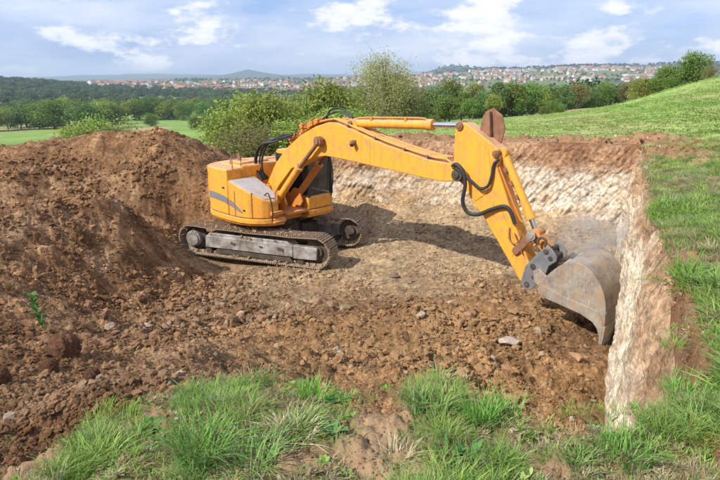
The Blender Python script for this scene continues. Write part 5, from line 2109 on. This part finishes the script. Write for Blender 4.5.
def town():
    n = 0
    tries = 0
    taken = []
    zones_ = [(88, 335, 1150, 1900, 112, 'on the slope below the pointed hill'), (335, 470, 1350, 2300, 60, 'in the middle of the town'), (470, 665, 1500, 2650, 125, 'below the right-hand ridge')]
    for px0, px1, D0, D1, want, where in zones_:
        cnt = 0
        while cnt < want and tries < 9000:
            tries += 1
            px, D = random.uniform(px0, px1), random.uniform(D0, D1)
            cl = float(fbm(np.array([px / 38]), np.array([D / 260]), 2, 900)[0])
            if random.random() > .55 + cl * 1.6:
                continue
            x = (px - 360) / 560 / 1.03 * D
            if any(abs(x - q[0]) < 14 and abs(D - q[1]) < 18 for q in taken):
                continue
            taken.append((x, D))
            si = random.choices((0, 1, 2, 3), (3, 4, 3, 1))[0]
            wi = random.choices((0, 1, 2, 3), (5, 4, 1, 2))[0]
            ri = random.choices((0, 1, 2, 3), (4, 3, 4, 1))[0]
            w_, r_ = WALLS[wi][0], ROOFS[ri][0]
            place_house(px, D, si, wi, ri, 'far %s house, %s roof, %s' % (w_, r_, where), '%s houses with %s roofs %s' % (w_, r_, where), random.choice((0, 1.57)) + random.uniform(-.5, .5))
            cnt += 1


    # the rest of the town, too many and too small to pick out one by one
    protos = []
    for i, (si, wi, ri) in enumerate(((0, 0, 0), (1, 1, 1), (2, 0, 2), (1, 2, 1), (0, 3, 0), (1, 0, 3), (2, 1, 2))):
        w, dp, h, rh = SIZES[si]
        m = MB()
        m.prism_y([(-w / 2, -3), (w / 2, -3), (w / 2, h), (0, h + rh * .97), (-w / 2, h)], -dp / 2, dp / 2)
        nf = len(m.f)
        k = rh / (w / 2)
        m.prism_y([(-w / 2 - .5, h - .5 * k + .05), (0, h + rh + .05), (w / 2 + .5, h - .5 * k + .05), (w / 2 + .5, h - .5 * k + .35), (0, h + rh + .4), (-w / 2 - .5, h - .5 * k + .35)], -dp / 2 - .5, dp / 2 + .5)
        me = m.mesh('far_house')
        me.materials.append(WM[wi])
        me.materials.append(RM[ri])
        for pg in me.polygons:
            pg.material_index = 0 if pg.index < nf else 1
        protos.append(bpy.data.objects.new('far_house_%02d' % i, me))
    px = np.concatenate([95 + 240 * rng.random(330), 335 + 335 * rng.random(700)])
    D = np.where(px < 335, 1150 + 1000 * rng.random(len(px)), 1400 + 1500 * rng.random(len(px)))
    x = (px - 360) / 560 / 1.03 * D
    ok = fbm(px / 38, D / 260, 2, 900) > rng.random(len(px)) * .9 - .55
    for tx, ty in taken:
        ok &= (np.abs(x - tx) > 13) | (np.abs(D - ty) > 16)
    x, D = x[ok], D[ok]
    n = len(x)
    rot = np.stack([np.zeros(n), np.zeros(n), rng.random(n) * 6.28], 1)
    scatter('far_town', np.stack([x, D, ground_h(x, D)], 1), rot, .8 + .4 * rng.random(n), rng.integers(0, 7, n), np.ones((n, 3)), protos,
            label='mass of tiny far houses filling the town on the slope', cat='houses')


town()


def big_building(px, D, w, dpt, h, wall, roof, label, rz=0):
    x = (px - 360) / 560 / 1.03 * D
    z = float(ground_h(np.array([x]), np.array([D]))[0])
    m = MB()
    m.box((0, 0, h / 2 - 2), (w, dpt, h + 4))
    o = m.build('building', wall, None)
    o.location = (x, D, z)
    o.rotation_euler = (0, 0, rz)
    MB().prism_z([(-w / 2 - .6, -dpt / 2 - .6), (w / 2 + .6, -dpt / 2 - .6), (w / 2 + .6, dpt / 2 + .6), (-w / 2 - .6, dpt / 2 + .6)], h + .02, h + 1.0).build('roof', roof, o)
    nw = max(3, int(w / 8))
    for r_ in range(max(1, int(h / 4))):
        for k in range(nw):
            MB().box((-w / 2 + (k + .5) * w / nw, -dpt / 2 - .03, 2.2 + r_ * 3.4), (w / nw * .5, .1, 1.5)).build('window', M['black'], o)
    tag(o, label, 'building')


big_building(641, 1750, 120, 40, 9, WM[0], RM[3], 'long low white warehouse at the right end of the town', .05)
big_building(512, 2200, 46, 18, 16, WM[0], RM[3], 'white apartment block rising among the houses')
big_building(322, 1500, 60, 16, 14, WM[2], RM[3], 'grey slab block left of the airy tree')
big_building(250, 1450, 40, 14, 12, WM[0], RM[0], 'white block with a red roof below the pointed hill')
big_building(560, 2450, 60, 16, 14, WM[1], RM[2], 'cream block on the ridge side of the town')
big_building(232, 1160, 34, 16, 8, WM[3], RM[0], 'wide red roofed house nearest the valley woods')

# ------------------------------------------------------------------ haze over the valley


def haze():
    me = MB().box((0, 8000, 62), (30000, 24000, 216)).mesh('haze')
    m = bpy.data.materials.new('haze_air')
    m.use_nodes = True
    nt = m.node_tree
    nt.nodes.clear()
    o = nt.nodes.new('ShaderNodeOutputMaterial')
    v = nt.nodes.new('ShaderNodeVolumePrincipled')
    v.inputs['Color'].default_value = (.68, .83, 1.0, 1)
    v.inputs['Density'].default_value = 1.35e-4
    v.inputs['Anisotropy'].default_value = 0.1
    nt.links.new(v.outputs[0], o.inputs['Volume'])
    ob = link('haze', me, m)
    tag(ob, 'thin bluish haze hanging over the valley', 'haze', None, 'stuff')


haze()


def dust():
    """dust raised where the bucket scrapes the wall"""
    bm = bmesh.new()
    bmesh.ops.create_icosphere(bm, subdivisions=3, radius=1)
    me = bpy.data.meshes.new('dust')
    bm.to_mesh(me)
    bm.free()
    t = NT('dust_cloud')
    t.t.nodes.remove(t.p)
    v = t.coord('Object')
    ln = t.n('ShaderNodeVectorMath', operation='LENGTH')
    t.l(v, ln.inputs[0])
    fall = t.math('POWER', t.math('MAXIMUM', t.math('SUBTRACT', 1.0, ln.outputs['Value']), 0.0), 1.3)
    d_ = t.math('MULTIPLY', fall, t.ramp(t.noise(v, 1.8, 4), (.38, 0.0), (.62, 1.0)))
    vol = t.n('ShaderNodeVolumePrincipled')
    vol.inputs['Color'].default_value = (1.0, .98, .95, 1)
    t.l(t.math('MULTIPLY', d_, 2.0), vol.inputs['Density'])
    t.l(vol.outputs[0], t.out.inputs['Volume'])
    p = aty(596, 238, 11.6)
    o = link('dust', me, t.m, None, tuple(p), (0, 0, .4), (1.25, 1.1, .85))
    tag(o, 'pale dust cloud rising where the bucket scrapes the wall', 'dust', None, 'stuff')


dust()
